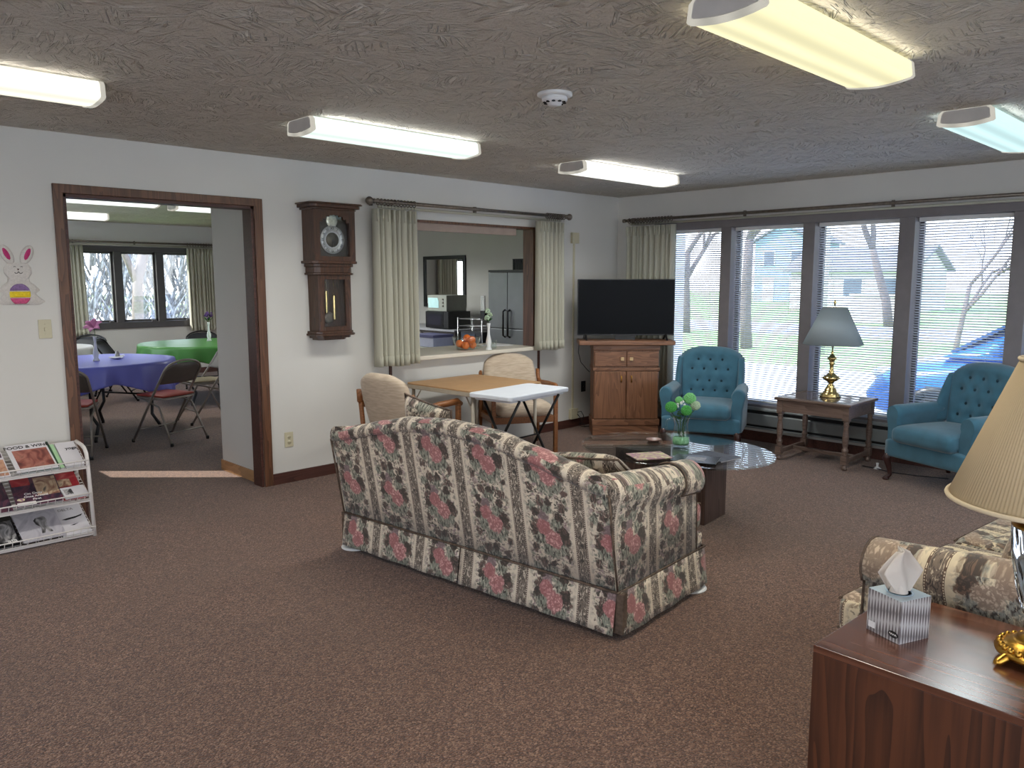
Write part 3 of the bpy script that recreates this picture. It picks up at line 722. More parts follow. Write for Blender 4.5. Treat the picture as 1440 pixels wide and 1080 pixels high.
blobby([(-.008, .218), (.008, .218), (0, .205)], .016).build('nose', plain('brown_nose', S(96, 72, 66), .5), t)
m = MB()
for s in (-1, 1):
    m.tube([(0, -.0155, .200), (s*.006, -.0155, .191), (s*.014, -.0150, .190), (s*.021, -.0145, .195)], .0018, 6)
    m.tube([(s*.012, -.0155, .228), (s*.018, -.0155, .231), (s*.024, -.0150, .228)], .0014, 6)
m.build('mouth', blk, t)

# ---------------------------------------------------------------- pass-through counter and what stands on it
tag(MB().box(-2.84, -1.12, -.07, .62, .862, .898).build('countertop', M['counter'], bevel=.006), 'white laminate counter in the pass-through opening', 'countertop')
CT = .898
t = thing('glass_bowl', 'clear glass bowl of oranges on the pass-through counter', 'bowl', (-1.90, .13, CT))
MB().lathe([(.0, .003), (.075, .003), (.10, .03), (.128, .085), (.138, .125), (.134, .126), (.123, .086), (.096, .034), (.072, .008), (0, .008)], 40).build('bowl_wall', M['vglass'], t)
OR = [(-.052, -.032, .050, 'front left'), (.045, -.05, .050, 'front right'), (.0, .055, .050, 'rear'), (-.010, -.075, .066, 'nearest'), (.07, .03, .052, 'right side'), (-.065, .035, .058, 'left side'), (.01, -.01, .10, 'topmost')]
lb = ['orange at the left front of the glass bowl', 'orange at the right front of the glass bowl', 'orange at the back of the glass bowl', 'orange against the near side of the glass bowl', 'orange at the right side of the glass bowl', 'orange at the left side of the glass bowl', 'topmost orange of the heap in the glass bowl']
OR = [(-.043, -.040, .047), (.043, -.040, .047), (.0, .052, .047), (-.0, -.0075, .112), (.061, .030, .062), (-.061, .030, .062), (.0, -.078, .098)]
for (x, y, z), l in zip(OR, lb):
    o = MB().ball((0, 0, 0), .0355, 18, 12).build('orange', M['orange']); o.location = (-1.90+x, .13+y, CT+z); tag(o, l, 'orange', 'oranges in the glass bowl')
def bud_vase(label, x, y, z, h, flower, group=None):
    t = thing('bud_vase', label, 'vase', (x, y, z), 0, group)
    k = h/.25
    MB().lathe([(0, 0), (.030, 0), (.033, .006), (.020, .03), (.026, .06), (.027, .08), (.014, .14), (.011, .19), (.016, .235), (.019, .25), (.016, .25), (.009, .19), (.010, .14), (0, .13)][0:14] if k == 1 else [(r*min(1.15, k), zz*k) for r, zz in [(0, 0), (.030, 0), (.033, .006), (.020, .03), (.026, .06), (.027, .08), (.014, .14), (.011, .19), (.016, .235), (.019, .25), (.016, .25), (.009, .19), (0, .13)]], 24).build('vase_body', M['milk'], t)
    st = MB().tube([(0, 0, h*.6), (.004, 0, h+.04), (-.004, .003, h+.09)], .0025, 6).build('stem', M['leafm'], t)
    flower(t, h)
    return t
def fl_lily(t, h):
    for i in range(6):
        a = 2*pi*i/6
        def f(u, v, a=a):
            r = .095*u; w = .028*sin(pi*min(1, u*.95+.05))*(v-.5)*2
            return (r*cos(a)-w*sin(a)-.004, r*sin(a)+w*cos(a), h+.085+.05*sin(u*2.0)-.01*u*u+.01*(v-.5)**2)
        MB().grid(f, 8, 4, M=Matrix.Translation((0, 0, h+.09)) @ Matrix.Rotation(R(38), 4, 'X') @ Matrix.Rotation(R(-25), 4, 'Y') @ Matrix.Translation((0, 0, -h-.09))).build('petal', M['petal_p'], t, solid=.0012)
def fl_violet(t, h):
    rnd = random.Random(3); m = MB()
    for i in range(26):
        a = rnd.uniform(0, 6.28); r = rnd.uniform(0, .05); z = h+.05+rnd.uniform(0, .085); s = rnd.uniform(.010, .018)
        m.ball((r*cos(a), r*sin(a), z), (s, s, s*.7), 7, 5)
    m.build('blossom', M['petal_v'], t)
    m = MB()
    for i in range(7):
        a = i*.9; m.grid(lambda u, v: ((.02+.05*u)*cos(a)+.012*sin(pi*u)*(v-.5)*2*-sin(a), (.02+.05*u)*sin(a)+.012*sin(pi*u)*(v-.5)*2*cos(a), h+.02+.05*u), 5, 2)
    m.build('leaf', M['leafm'], t)
def fl_pale(t, h):
    rnd = random.Random(5)
    for cx, cz in ((-.014, .115), (.016, .075), (-.02, .05)):
        m = MB()
        for i in range(22):
            a = rnd.uniform(0, 6.28); b = rnd.uniform(-1, 1); r = .020*sqrt(1-b*b)
            m.ball((cx+r*cos(a), r*sin(a), h+cz+.018*b), .010, 6, 4)
        m.build('blossom', M['petal_w'], t)
    m = MB()
    for i in range(6):
        a = i*1.1; m.grid(lambda u, v: ((.01+.04*u)*cos(a)-.012*sin(pi*u)*(v-.5)*2*sin(a), (.01+.04*u)*sin(a)+.012*sin(pi*u)*(v-.5)*2*cos(a), h+.02+.03*u), 5, 2)
    m.build('leaf', M['leafm'], t)
bud_vase('slim white bud vase with pale green flowers on the pass-through counter', -1.74, -.005, CT, .25, fl_pale)
tag(MB().lathe([(0, .004), (.05, .003), (.085, .012), (.09, .02), (.088, .021), (.05, .007), (0, .007)], 32).build('glass_dish', M['vglass']), 'shallow clear glass dish beside the white bud vase', 'dish').location = (-1.72, .22, CT)
tag(MB().lathe([(.03, 0), (.034, .004), (.036, .08), (.034, .08), (.031, .006), (0, .006)], 24).build('drinking_glass', M['vglass']), 'small clear drinking glass right of the bud vase', 'glass').location = (-1.62, .06, CT)
o = MB()
for i in range(4): o.box(-.14+.01*i, .14-.012*i, -.10+.008*i, .10, .002+i*.003, .004+i*.003, Matrix.Rotation(.1*i, 4, 'Z'))
tag(o.build('paper_pile', M['paper']), 'loose pile of white papers at the right end of the counter', 'papers').location = (-1.36, .28, CT)
# ---------------------------------------------------------------- sofas
def pillow_mesh(w, h, t_, n=18):
    def f(side):
        def g(u, v):
            a = u*2-1; b = v*2-1
            e = (max(0, (1-a**4)*(1-b**4)))**.55
            pin = 1-.06*(a*a*b*b)+.035*(a**2)*(b**2)
            sx = w/2*a*(1-.07*(1-b*b)*0+.05*b*b*a*a); sz = h/2*b*(1+.05*a*a*b*b)
            return (sx, side*(t_/2*e), sz)
        return g
    m = MB(); m.grid(f(1), n, n); m.grid(f(-1), n, n); return m
def pillow(label, w, h, th, mat, loc, rot, group=None):
    t = thing('throw_pillow', label, 'pillow', loc, 0, group); t.rotation_euler = rot
    pillow_mesh(w, h, th).build('cushion', mat, t, uvf=lambda c, n: (c.x+.16, c.z+.17))
    pts = []
    for a, b in [(-1, -1), (1, -1), (1, 1), (-1, 1)]:
        pass
    N = 12; seq = [(-1+2*i/N, -1) for i in range(N)]+[(1, -1+2*i/N) for i in range(N)]+[(1-2*i/N, 1) for i in range(N)]+[(-1, 1-2*i/N) for i in range(N)]
    pts = [(w/2*a*(1+.05*b*b*a*a), 0, h/2*b*(1+.05*a*a*b*b)) for a, b in seq]
    MB().tube(pts, .006, 6, closed=True).build('piping', M['welt'], t)
    return t
def rbox(m, x0, x1, y0, y1, z0, z1, r=.04, crown=.02, nx=14, ny=12):
    """soft cushion: rounded box with crowned top"""
    cx, cy, cz = (x0+x1)/2, (y0+y1)/2, (z0+z1)/2; hx, hy, hz = (x1-x0)/2, (y1-y0)/2, (z1-z0)/2
    def sp(t): return t
    def shell(fixed, sgn):
        def f(u, v):
            a = u*2-1; b = v*2-1
            p = {'z': Vector((a*hx, b*hy, sgn*hz)), 'x': Vector((sgn*hx, a*hy, b*hz)), 'y': Vector((a*hx, sgn*hy, b*hz))}[fixed]
            q = Vector((max(-hx+r, min(hx-r, p.x)), max(-hy+r, min(hy-r, p.y)), max(-hz+r, min(hz-r, p.z))))
            d = p-q
            if d.length > 1e-9: p = q+d.normalized()*r
            k = (1-min(1, abs(p.x)/hx)**3)*(1-min(1, abs(p.y)/hy)**3)
            p.z += crown*k*(1 if p.z > 0 else -0.2)
            return (cx+p.x, cy+p.y, cz+p.z)
        return f
    for a in 'xyz':
        for s in (-1, 1): m.grid(shell(a, s), nx, ny)
    return m
def make_sofa(label, mat, W, D, loc, rz, nseat=2, armcov=1, zc=.875, ze=.725, upz=0.0):
    t = thing('sofa', label, 'sofa', loc, rz)
    hw, hd = W/2, D/2; zs = .215
    def ztop(x):
        s = min(1, abs(x)/hw)
        P = [(0, zc), (.3, zc-.018), (.56, zc-.068), (.75, zc-.11), (.92, ze+.004), (1, ze-.004)]
        for (a, b), (c, d) in zip(P, P[1:]):
            if s <= c:
                k = (s-a)/(c-a); k = k*k*(3-2*k)*.5+k*.5
                return b+(d-b)*k
        return ze
    uvb = lambda c, n: ((c.x+hw)+.02 + ((c.y+hd) if abs(n.x) > .75 else 0), (c.z if abs(n.z) < .6 else c.z+(c.y+hd)*1.0))
    uva = lambda c, n: (c.y+hd+.03 + ((abs(c.x)-hw) if abs(n.y) > .75 else 0), c.z if abs(n.z) < .6 else c.z+abs(c.x)*.9)
    uvs = lambda c, n: ((c.x+hw)+.02 + ((c.y+hd) if abs(n.x) > .75 else 0), (c.z if abs(n.z) < .6 else c.z-c.y))
    ln = lambda z: .085*max(0, z-zs)/.52
    # backrest: lofted camel back with a rolled top
    rings = []
    N = 56
    for i in range(N+1):
        x = (-hw+W*i/N)*.985; z = ztop(x); e = min(1, (hw-abs(x))/.03); 
        r = .052
        y0 = -hd
        prof = [(y0, zs-.01), (y0-.004, .40), (y0-.008, z-.085), (y0-.006, z-.062)]
        for k in range(9):
            a = pi*(1.12-1.30*k/8)
            prof.append((y0+.045+(r+.018)*cos(a), z-r+r*sin(a)))
        prof += [(y0+.125, z-.13), (y0+.15, .55), (y0+.17, .44), (y0+.17, zs)]
        rings.append([(x, y-ln(zz), zz) for y, zz in prof])
    MB().loft(rings).build('backrest', mat, t, uvf=uvb)
    pts = [(x, -hd-.012-ln(ztop(x)-.066), ztop(x)-.066) for x in [(-hw+W*i/60) for i in range(61)]]
    MB().tube(pts, .0055, 6).build('piping', M['welt'], t)
    for s in (-1, 1): MB().tube([(s*(hw-.002), -hd-.006, zs), (s*(hw-.002), -hd-.012-ln(ze-.07), ze-.07)], .005, 6).build('piping', M['welt'], t)
    # arms
    def armprof(sx, grow, up=0):
        o = []
        o += [(hw, zs-.01), (hw-.005, .45), (hw-.008, .53)]
        cxr, czr, rr = hw-.062, .572+upz+up, .084*grow
        for k in range(13):
            a = R(-35)+R(250)*k/12
            o.append((cxr+rr*cos(a), czr+rr*sin(a)))
        o += [(hw-.135, .45), (hw-.14, zs)]
        return [(sx*x, z) for x, z in o]
    for sx in (-1, 1):
        rings = []
        for k in range(9):
            v = k/8; y = -hd+.0+(D-.03)*v; g = .96+.06*v
            rings.append([(x, y-ln(z)*(1-v)**1.5, z) for x, z in armprof(sx, g, .085*(1-v)**1.2)])
        a = MB().loft(rings).build('arm', mat, t, uvf=uva)
        pr_ = armprof(sx, 1.02); yf = hd-.028
        MB().tube([(x, yf, z) for x, z in pr_], .005, 6).build('front_welt', M['welt'], a)
    if armcov:
        for sx in ((1,) if armcov == 1 else (-1, 1)):
            rings = []
            for k in range(7):
                y = hd-.205+.19*k/6
                cxr, czr, rr = hw-.062, .572+upz+.085*(1-k/6)*.2, .0925
                rings.append([(sx*(cxr+rr*cos(a)), y, czr+rr*sin(a)) for a in [R(-42)+R(262)*q/16 for q in range(17)]])
            MB().loft(rings, closed_ring=False).build('arm_cover', mat, t, uvf=lambda c, n: (c.y+hd+.12, c.z+abs(c.x)*.9+.1), solid=.005)
            MB().tube(rings[0], .004, 6).tube([r[0] for r in rings], .004, 6).build('cover_hem', M['welt'], t)
    # base, seat, cushions
    MB().box(-hw+.02, hw-.02, -hd+.02, hd-.03, .10, .30).build('seat_base', mat, t, uvf=uvs, bevel=.015)
    iw = (W-.28)/nseat
    for i in range(nseat):
        m = MB(); x0 = -hw+.14+iw*i+.003; x1 = x0+iw-.006
        rbox(m, x0, x1, -hd+.17, hd-.02, .295, .445, .045, .02)
        if i == 0: rbox(m, x0-.125, x0+.06, hd-.05, hd+.075, .295, .44, .04, .005, 6, 6)
        if i == nseat-1: rbox(m, x1-.06, x1+.125, hd-.05, hd+.075, .295, .44, .04, .005, 6, 6)
        rbox(m, x0, x1, hd-.08, hd+.075, .295, .44, .04, .005, 12, 6)
        c = m.build('seat_cushion', mat, t, uvf=uvs)
        MB().tube([(x0-.11 if i == 0 else x0+.03, hd+.068, .425), (x1+.11 if i == nseat-1 else x1-.03, hd+.068, .425)], .005, 6).tube([(x0-.11 if i == 0 else x0+.03, hd+.068, .315), (x1+.11 if i == nseat-1 else x1-.03, hd+.068, .315)], .005, 6).build('piping', M['welt'], c)
    # front rail under the cushions
    rbox(MB(), -hw+.0, hw-.0, hd-.06, hd+.055, zs-.01, .30, .03, 0).build('front_rail', mat, t, uvf=uvs)
    # skirt with kick pleats
    def skirt(p0, p1, out, k0):
        p0 = Vector(p0); p1 = Vector(p1); o = Vector(out)
        def f(u, v):
            q = p0+(p1-p0)*u; fl = .006+.026*v+.004*sin(u*19+k0)*v
            return (q.x+o.x*fl, q.y+o.y*fl, zs-(zs-.028-.012*sin(pi*u)*0)*v)
        return f
    sk = MB()
    g = .008
    segs = [((-hw+g, -hd, 0), (-.006, -hd, 0), (0, -1, 0)), ((.006, -hd, 0), (hw-g, -hd, 0), (0, -1, 0)),
            ((hw, -hd+g, 0), (hw, hd+.05, 0), (1, 0, 0)), ((-hw, -hd+g, 0), (-hw, hd+.05, 0), (-1, 0, 0)),
            ((-hw+g, hd+.05, 0), (hw-g, hd+.05, 0), (0, 1, 0))]
    for i, (a, b, o) in enumerate(segs):
        sk.grid(skirt(a, b, o, i*2.1), 24, 5)
    sk.build('skirt', mat, t, uvf=lambda c, n: (((c.x+hw)+.02) if abs(n.y) > .6 else (c.y+hd+.03), c.z+.0), solid=.004)
    MB().box(-.03, .03, -hd-.004, -hd+.004, .03, zs-.004).build('kick_pleat', M['welt'], t)
    for sx in (-1, 1): MB().box(sx*hw-.025, sx*hw+.025, -hd-.004, -hd+.03, .03, zs-.004).build('kick_pleat', M['welt'], t)
    wl = [(-hw-.004, -hd-.008, zs), (hw+.004, -hd-.008, zs), (hw+.006, hd+.055, zs), (-hw-.006, hd+.055, zs)]
    MB().tube(wl, .0065, 6, closed=True).build('skirt_piping', M['welt'], t)
    for sx in (-1, 1):
        for sy in (-1, 1): MB().cyl((sx*(hw-.07), sy*(hd-.07), .0125), (sx*(hw-.07), sy*(hd-.07), .12), .022, .028, 12).build('foot', M['mahog'], t)
    return t
SA = R(-84.5)
SL = Vector((-3.898, -2.496, 0))
make_sofa('rose patterned camelback sofa seen from behind, facing the coffee table', M['floral1'], 1.87, .74, SL, SA)
def sl(x, y, z):   # sofa-local to world
    return (SL.x+x*cos(SA)-y*sin(SA), SL.y+x*sin(SA)+y*cos(SA), z)
pillow('rose patterned pillow with its corner showing above the left of the sofa back', .36, .36, .12, M['floral1'], sl(-.53, -.07, .69), (R(12), R(9), SA), 'pillows on the rose sofa')
pillow('rose patterned pillow leaning on the near arm end of the sofa', .40, .38, .12, M['floral1'], sl(.52, .05, .60), (R(58), R(-4), SA+R(8)), 'pillows on the rose sofa')
def slider(lab, x, y):
    MBo = MB().lathe([(0, 0), (.078, 0), (.082, .004), (.082, .008), (.07, .0122), (0, .0122)], 24).build('furniture_slider', M['white_pl'])
    MBo.location = sl(x, y, 0); tag(MBo, lab, 'furniture slider', 'white sliders under the rose sofa')
slider('white plastic slider under the left rear corner of the rose sofa', -.895, -.33)
slider('white plastic slider under the right front corner of the rose sofa', .90, .36)
S2 = Vector((-3.165, -4.905, 0)); A2 = R(-5)
make_sofa('tan floral sofa behind the wood end table', M['floral2'], 1.95, .80, S2, A2, armcov=0, upz=.01)
def sl2(x, y, z): return (S2.x+x*cos(A2)-y*sin(A2), S2.y+x*sin(A2)+y*cos(A2), z)
pillow('dark floral pillow leaning inside the near arm of the tan sofa', .42, .42, .14, M['floral2'], sl2(-.42, .02, .69), (R(20), 0, A2+R(12)))

# ---------------------------------------------------------------- teal tufted armchairs
def make_teal(label, loc, rz):
    t = thing('tufted_armchair', label, 'armchair', loc, rz, 'teal armchairs by the windows')   # faces local -y
    te = M['teal']
    uvw = .36
    bt = [(x, z) for z, n, o in ((.60, 3, 0), (.71, 4, 0), (.80, 3, 0), (.51, 4, 0)) for x in ([-.12, 0, .12] if n == 3 else [-.18, -.06, .06, .18])]
    def topz(x):
        a = abs(x)/.33
        return .90-.075*a**4-.03*a**2
    def back(u, v):
        x = (u*2-1)*.285*(1+.07*v); zt = topz(x); z = .36+(zt-.36)*v
        y = .20+.14*(z-.36)
        d = -.012*(1-(abs(u*2-1))**3)
        for bx_, bz in bt:
            d += .020*exp(-((x-bx_)**2+(z-bz)**2)/.0011)
        edge = max(0, abs(u*2-1)-.9)/.1
        rnd = .035*edge**2+.03*max(0, (v-.93)/.07)**2
        return (x, y+d+rnd, z)
    m = MB(); m.grid(back, 44, 40)
    def rear(u, v):
        x = (u*2-1)*.285*(1+.07*v); zt = topz(x)-.004; z = .22+(zt-.22)*v
        return (x, .34+.13*(z-.36), z)
    m.grid(rear, 44, 12)
    for s in (0, 1):
        m.grid(lambda u, v: tuple(Vector(back(s, v))*(1-u)+Vector(rear(s, v))*u), 3, 20)
    m.grid(lambda u, v: tuple(Vector(back(u, 1))*(1-v)+Vector(rear(u, 1))*v+Vector((0, 0, .022*sin(pi*v)))), 44, 5)
    bk = m.build('backrest', te, t, fix=True)
    for bx_, bz in bt:
        y = .20+.14*(bz-.36)+.006
        MB().ball((bx_, y, bz), (.012, .007, .012), 10, 6).build('button', M['teal_d'], bk)
    for s in (-1, 1):      # wings running down into rolled arms
        rings = []
        for k in range(15):
            v = k/14; z = .44+.385*v
            fw = .125*(1-v)**.8*1.0+.035
            x = s*(.30+.012*sin(pi*v)); y1 = .25+.14*(z-.36); y0 = y1-fw-.02; y2 = y1+.10
            rings.append([(x-s*.035, y1, z), (x-s*.03, y0+.015, z), (x, y0, z), (x+s*.032, y0+.02, z), (x+s*.036, y1, z), (x+s*.025, y2, z), (x-s*.03, y2, z)])
        MB().loft(rings).build('wing', te, t, subd=1)
        def arm(sx):
            rings = []
            for k in range(12):
                v = k/11; y = .22-.50*v
                zc = .535-.015*v+.0*v; rr = .058+.012*v; cx = .335+.012*v
                o = [(.385, .20), (.388, .40)]
                for q in range(13):
                    a = R(-30)+R(240)*q/12; o.append((cx+rr*cos(a), zc+rr*sin(a)))
                o += [(.275, .42), (.275, .20)]
                if k == 11: o = [((x-.33)*.8+.33, (z-.45)*.93+.45) for x, z in o]
                rings.append([(sx*x, y-(.012 if k == 11 else 0), z) for x, z in o])
            return MB().loft(rings)
        a = arm(s).build('arm', te, t)
        MB().lathe([(0, 0), (.045, 0), (.05, -.004), (.045, -.010), (0, -.012)], 20, M=Matrix.Translation((s*.345, -.290, .52)) @ Matrix.Rotation(-pi/2, 4, 'X') @ Matrix.Rotation(pi, 4, 'X')).build('scroll_front', te, a)
    rbox(MB(), -.285, .285, -.375, .22, .315, .44, .05, .025).build('seat_cushion', te, t)
    rbox(MB(), -.375, .375, -.33, .30, .185, .33, .03, 0).build('seat_base', te, t)
    for sx, sy in ((-1, -1), (1, -1)):
        c = Vector((sx*.335, -.29, 0)); o = Vector((sx*.02, -.02, 0))
        MB().tube([c+Vector((0, 0, .215)), c+o*1.0+Vector((0, 0, .17)), c+o*.2+Vector((0, 0, .09)), c-o*.1+Vector((0, 0, .04)), c+o*.7+Vector((0, 0, .018)), c+o*1.5+Vector((0, 0, .010))], [.034, .032, .020, .016, .019, .010], 12).lathe([(.0, 0), (.024, 0), (.028, .012), (.018, .026), (0, .03)], 14, c=tuple(c+o*.9)).build('leg', M['mahog'], t)
    for sx in (-1, 1): MB().tube([(sx*.30, .28, .2), (sx*.31, .33, 0)], [.024, .018], 10).build('leg', M['mahog'], t)
    return t
TC = make_teal('teal tufted armchair beside the oak television cabinet', (-.42, -1.54, 0), R(-66))
TC.scale = (.93, 1, 1)
dup(TC, (-.30, -3.62, 0), R(-112), 'teal tufted armchair half hidden by the beige pleated lampshade')

# ---------------------------------------------------------------- television, cabinet
CA = R(-45.5)          # local +y points away from the room centre (into the corner)
def rotz(v, a): return (v[0]*cos(a)-v[1]*sin(a), v[0]*sin(a)+v[1]*cos(a))
CL = Vector((-.505, -.685, 0))     # centre of the cabinet front at the floor
CA = R(-44.5)
t = thing('television_cabinet', 'oak corner cabinet with two drawers and two doors under the television', 'cabinet', CL, CA)
w, d = .325, .33
MB().box(-w, w, .012, d, .09, .88).build('carcass', M['oak'], t, bevel=.003)
m = MB().box(-w-.006, w+.006, -.006, d, 0, .105).box(-w-.012, w+.012, -.014, d, .105, .165)
m.build('plinth', M['oak_x'], t, bevel=.005)
MB().box(-w-.008, w+.008, -.01, d, .655, .685).build('middle_rail', M['oak_x'], t, bevel=.004)
MB().box(-w-.008, w+.008, -.01, d, .86, .91).build('top_rail', M['oak_x'], t, bevel=.006)
MB().box(-.475, .475, -.05, .28, .912, .955).build('top_board', M['oak_x'], t, bevel=.006)
for s in (-1, 1):
    x0, x1 = (-w+.008, -.004) if s < 0 else (.004, w-.008)
    dr = MB().box(x0, x1, -.012, .012, .70, .845).build('drawer', M['oak_x'], t, bevel=.004)
    MB().cbox((s*.045, -.025, .775), (.034, .022, .034)).build('knob', plain('pale_knob', S(206, 176, 132), .4), dr, bevel=.004)
    do = MB().box(x0, x1, -.012, .012, .172, .648).build('door', M['oak'], t, bevel=.004)
    MB().tube([(s*.05, -.013, .545), (s*.05, -.03, .55), (s*.05, -.034, .575), (s*.05, -.03, .60), (s*.05, -.013, .605)], .005, 8).lathe([(0, 0), (.011, 0), (.011, -.003), (0, -.003)], 10, M=Matrix.Translation((s*.05, -.012, .545))@Matrix.Rotation(pi/2, 4, 'X')).build('handle', M['gold'], do)
t2 = thing('television', 'black flat screen television on the oak corner cabinet', 'television', (CL.x+rotz((0, .10), CA)[0], CL.y+rotz((0, .10), CA)[1], .955), CA)
m = MB().box(-.485, .485, 0, .028, .045, .605)
m.build('bezel', M['blackpl'], t2, bevel=.003)
MB().box(-.477, .477, -.0015, -.0003, .058, .597).build('screen', M['screen'], t2)
MB().box(-.30, .30, .028, .06, .07, .40).build('rear_housing', M['blackpl'], t2, bevel=.01)
for s in (-1, 1):
    MB().prism([(-.10, 0), (-.085, 0), (.0, .04), (.02, .05), (.02, .06), (-.02, .055)], 'x', s*.40-.008, s*.40+.008).prism([(.12, 0), (.105, 0), (.0, .045), (.0, .06), (.03, .055)], 'x', s*.40-.008, s*.40+.008).build('foot', M['blackpl'], t2)
MB().box(-.10, .10, .03, .05, .0, .045).build('sound_port', M['blackpl'], t2)
def cl(x, y, z): q = rotz((x, y), CA); return (CL.x+q[0], CL.y+q[1], z)
tag(MB().tube([cl(-.38, .36, 1.1), cl(-.40, .37, .95), cl(-.44, .405, .90), cl(-.445, .41, .80), cl(-.42, .39, .70), cl(-.36, .37, .63), cl(-.33, .37, .60)], .004, 7).build('power_cord', M['blackpl']), 'thin black cord drooping from the television behind the oak cabinet', 'cord')

# ---------------------------------------------------------------- card table, folding table, cream chairs
t = thing('card_table', 'square tan topped card table under the pass-through', 'table', (-2.405, -.545, 0), R(2))
h = .41; H = .70
m = MB(); o = []
def rr(hx, hy, r, n=5):
    return [(sx*(hx-r)+r*cos(a), sy*(hy-r)+r*sin(a)) for sx, sy, b in ((1, 1, 0), (-1, 1, 90), (-1, -1, 180), (1, -1, 270)) for a in [R(b+90*i/n) for i in range(n+1)]]
MB().prism(rr(h, h, .05), 'z', H-.012, H).build('tabletop', M['tantop'], t, bevel=.003)
MB().prism(rr(h+.004, h+.004, .05), 'z', H-.045, H-.012).build('apron', M['beigemetal'], t, bevel=.004)
for sx in (-1, 1):
    for sy in (-1, 1):
        l = MB().tube([(sx*(h-.05), sy*(h-.05), H-.045), (sx*(h-.045), sy*(h-.045), 0)], [.015, .012], 10).build('leg', M['beigemetal'], t)
        MB().tube([(sx*(h-.06), sy*(h-.14), H-.05), (sx*(h-.052), sy*(h-.052), H-.17)], .006, 6).build('brace', M['beigemetal'], l)
FT = (-2.54, -1.225, 0)
t = thing('folding_table', 'small white plastic folding table with black crossed legs', 'table', FT, R(6))
H = .715
MB().prism(rr(.365, .21, .035), 'z', H-.035, H).build('tabletop', M['whitetop'], t, bevel=.008)
MB().prism(rr(.335, .18, .03), 'z', H-.05, H-.034).build('underframe', M['whitetop'], t)
for sx in (-1, 1):
    x = sx*.24
    MB().tube([(x, -.19, H-.045), (x, .19, 0.012)], .0105, 8).tube([(x-sx*.02, .19, H-.045), (x-sx*.02, -.19, 0.012)], .0105, 8).build('leg', M['blackmetal'], t)
MB().tube([(-.24, .19, .012), (.24, .19, .012)], .010, 8).tube([(-.22, -.19, .012), (.22, -.19, .012)], .010, 8).build('foot_bar', M['blackmetal'], t)
MB().tube([(-.24, 0, .34), (.24, 0, .34)], .006, 8).build('pivot_bar', M['blackmetal'], t)
def cream_chair(label, loc, rz):
    t = thing('cream_armchair', label, 'armchair', loc, rz, 'cream armchairs at the card table')   # faces local -y
    f = M['creamfab']
    def back(sd):
        def g(u, v):
            a = u*2-1; b = v
            w = .255*(1-.10*max(0, b-.55)**1.5*2)*(1+.03*sin(pi*b))
            z = .40+.46*b - .085*abs(a)**3.2*max(0, b-.1)
            x = w*a
            bow = .05*a*a
            y = .22+.12*b+sd*.045*(max(0, (1-a**6)*(1-(2*b-1)**8)))**.5 - bow
            return (x, y, z)
        return g
    MB().grid(back(-1), 22, 22).grid(back(1), 22, 22).build('backrest', f, t)
    rbox(MB(), -.25, .25, -.28, .22, .34, .46, .05, .02).build('seat', f, t)
    for s in (-1, 1):
        MB().tube([(s*.285, .28, .71), (s*.287, .27, .62), (s*.29, .22, .585), (s*.29, .0, .60), (s*.29, -.22, .605), (s*.29, -.27, .58)], [.018, .022, .024, .026, .026, .018], 10).build('arm', M['armwood'], t)
        MB().box(s*.29-.018, s*.29+.018, -.25, -.215, 0, .595).build('leg', M['armwood'], t, bevel=.004)
        MB().tube([(s*.285, .27, .70), (s*.285, .24, .40), (s*.285, .30, 0)], .019, 8).build('leg', M['armwood'], t)
    MB().box(-.28, .28, -.24, -.21, .28, .34).box(-.28, .28, .2, .23, .28, .34).box(-.295, -.27, -.22, .22, .28, .33).box(.27, .295, -.22, .22, .28, .33).build('seat_rail', M['armwood'], t, bevel=.003)
    return t
CC = cream_chair('cream ribbed armchair at the left side of the card table', (-3.06, -.53, 0), R(99))
dup(CC, (-1.72, -.37, 0), R(-28), 'cream ribbed armchair behind the white folding table')

# ---------------------------------------------------------------- turned side table and brass lamp
t = thing('side_table', 'turned leg wooden side table under the brass lamp', 'side table', (-.17, -2.565, 0), R(0))
hx, hy, H = .265, .31, .55
tw = M['tablewd']
tp = MB().box(-hx-.02, hx+.02, -hy-.02, hy+.02, H-.022, H).build('tabletop', tw, t, bevel=.006)
MB().box(-hx+.03, hx-.03, -hy+.03, hy-.03, H-.001, H+.0005).build('glass_inset', plain('glossy_inset', S(96, 84, 80), .06, 0, .05), tp)
MB().box(-hx+.04, hx-.04, -hy+.006, -hy+.026, H-.125, H-.0225).box(-hx+.04, hx-.04, hy-.026, hy-.006, H-.125, H-.0225).box(-hx+.006, -hx+.026, -hy+.04, hy-.04, H-.125, H-.0225).box(hx-.026, hx-.006, -hy+.04, hy-.04, H-.125, H-.0225).build('apron', tw, t, bevel=.003)
lp = [(.0, .0), (.018, .0), (.024, .012), (.024, .028), (.014, .042), (.016, .05)]
lp2 = [(.018, .115), (.025, .125), (.018, .14), (.026, .155), (.026, .17), (.017, .185), (.022, .21), (.026, .26), (.022, .32), (.017, .355), (.026, .37), (.018, .385), (.025, .398), (.018, .41)]
for sx in (-1, 1):
    for sy in (-1, 1):
        c = (sx*(hx-.025), sy*(hy-.025), 0)
        MB().lathe(lp, 18, c=c).cbox((c[0], c[1], .083), (.05, .05, .068)).lathe(lp2, 18, c=c).cbox((c[0], c[1], .4690), (.05, .05, .118)).build('leg', tw, t)
MB().box(-hx+.05, hx-.05, -hy+.012, -hy+.038, .06, .095).box(-hx+.05, hx-.05, hy-.038, hy-.012, .06, .095).box(-.015, .015, -hy+.038, hy-.038, .06, .09).build('stretcher', tw, t, bevel=.003)
t = thing('brass_lamp', 'polished brass table lamp with a white cone shade by the window', 'lamp', (-.11, -2.575, .5505))
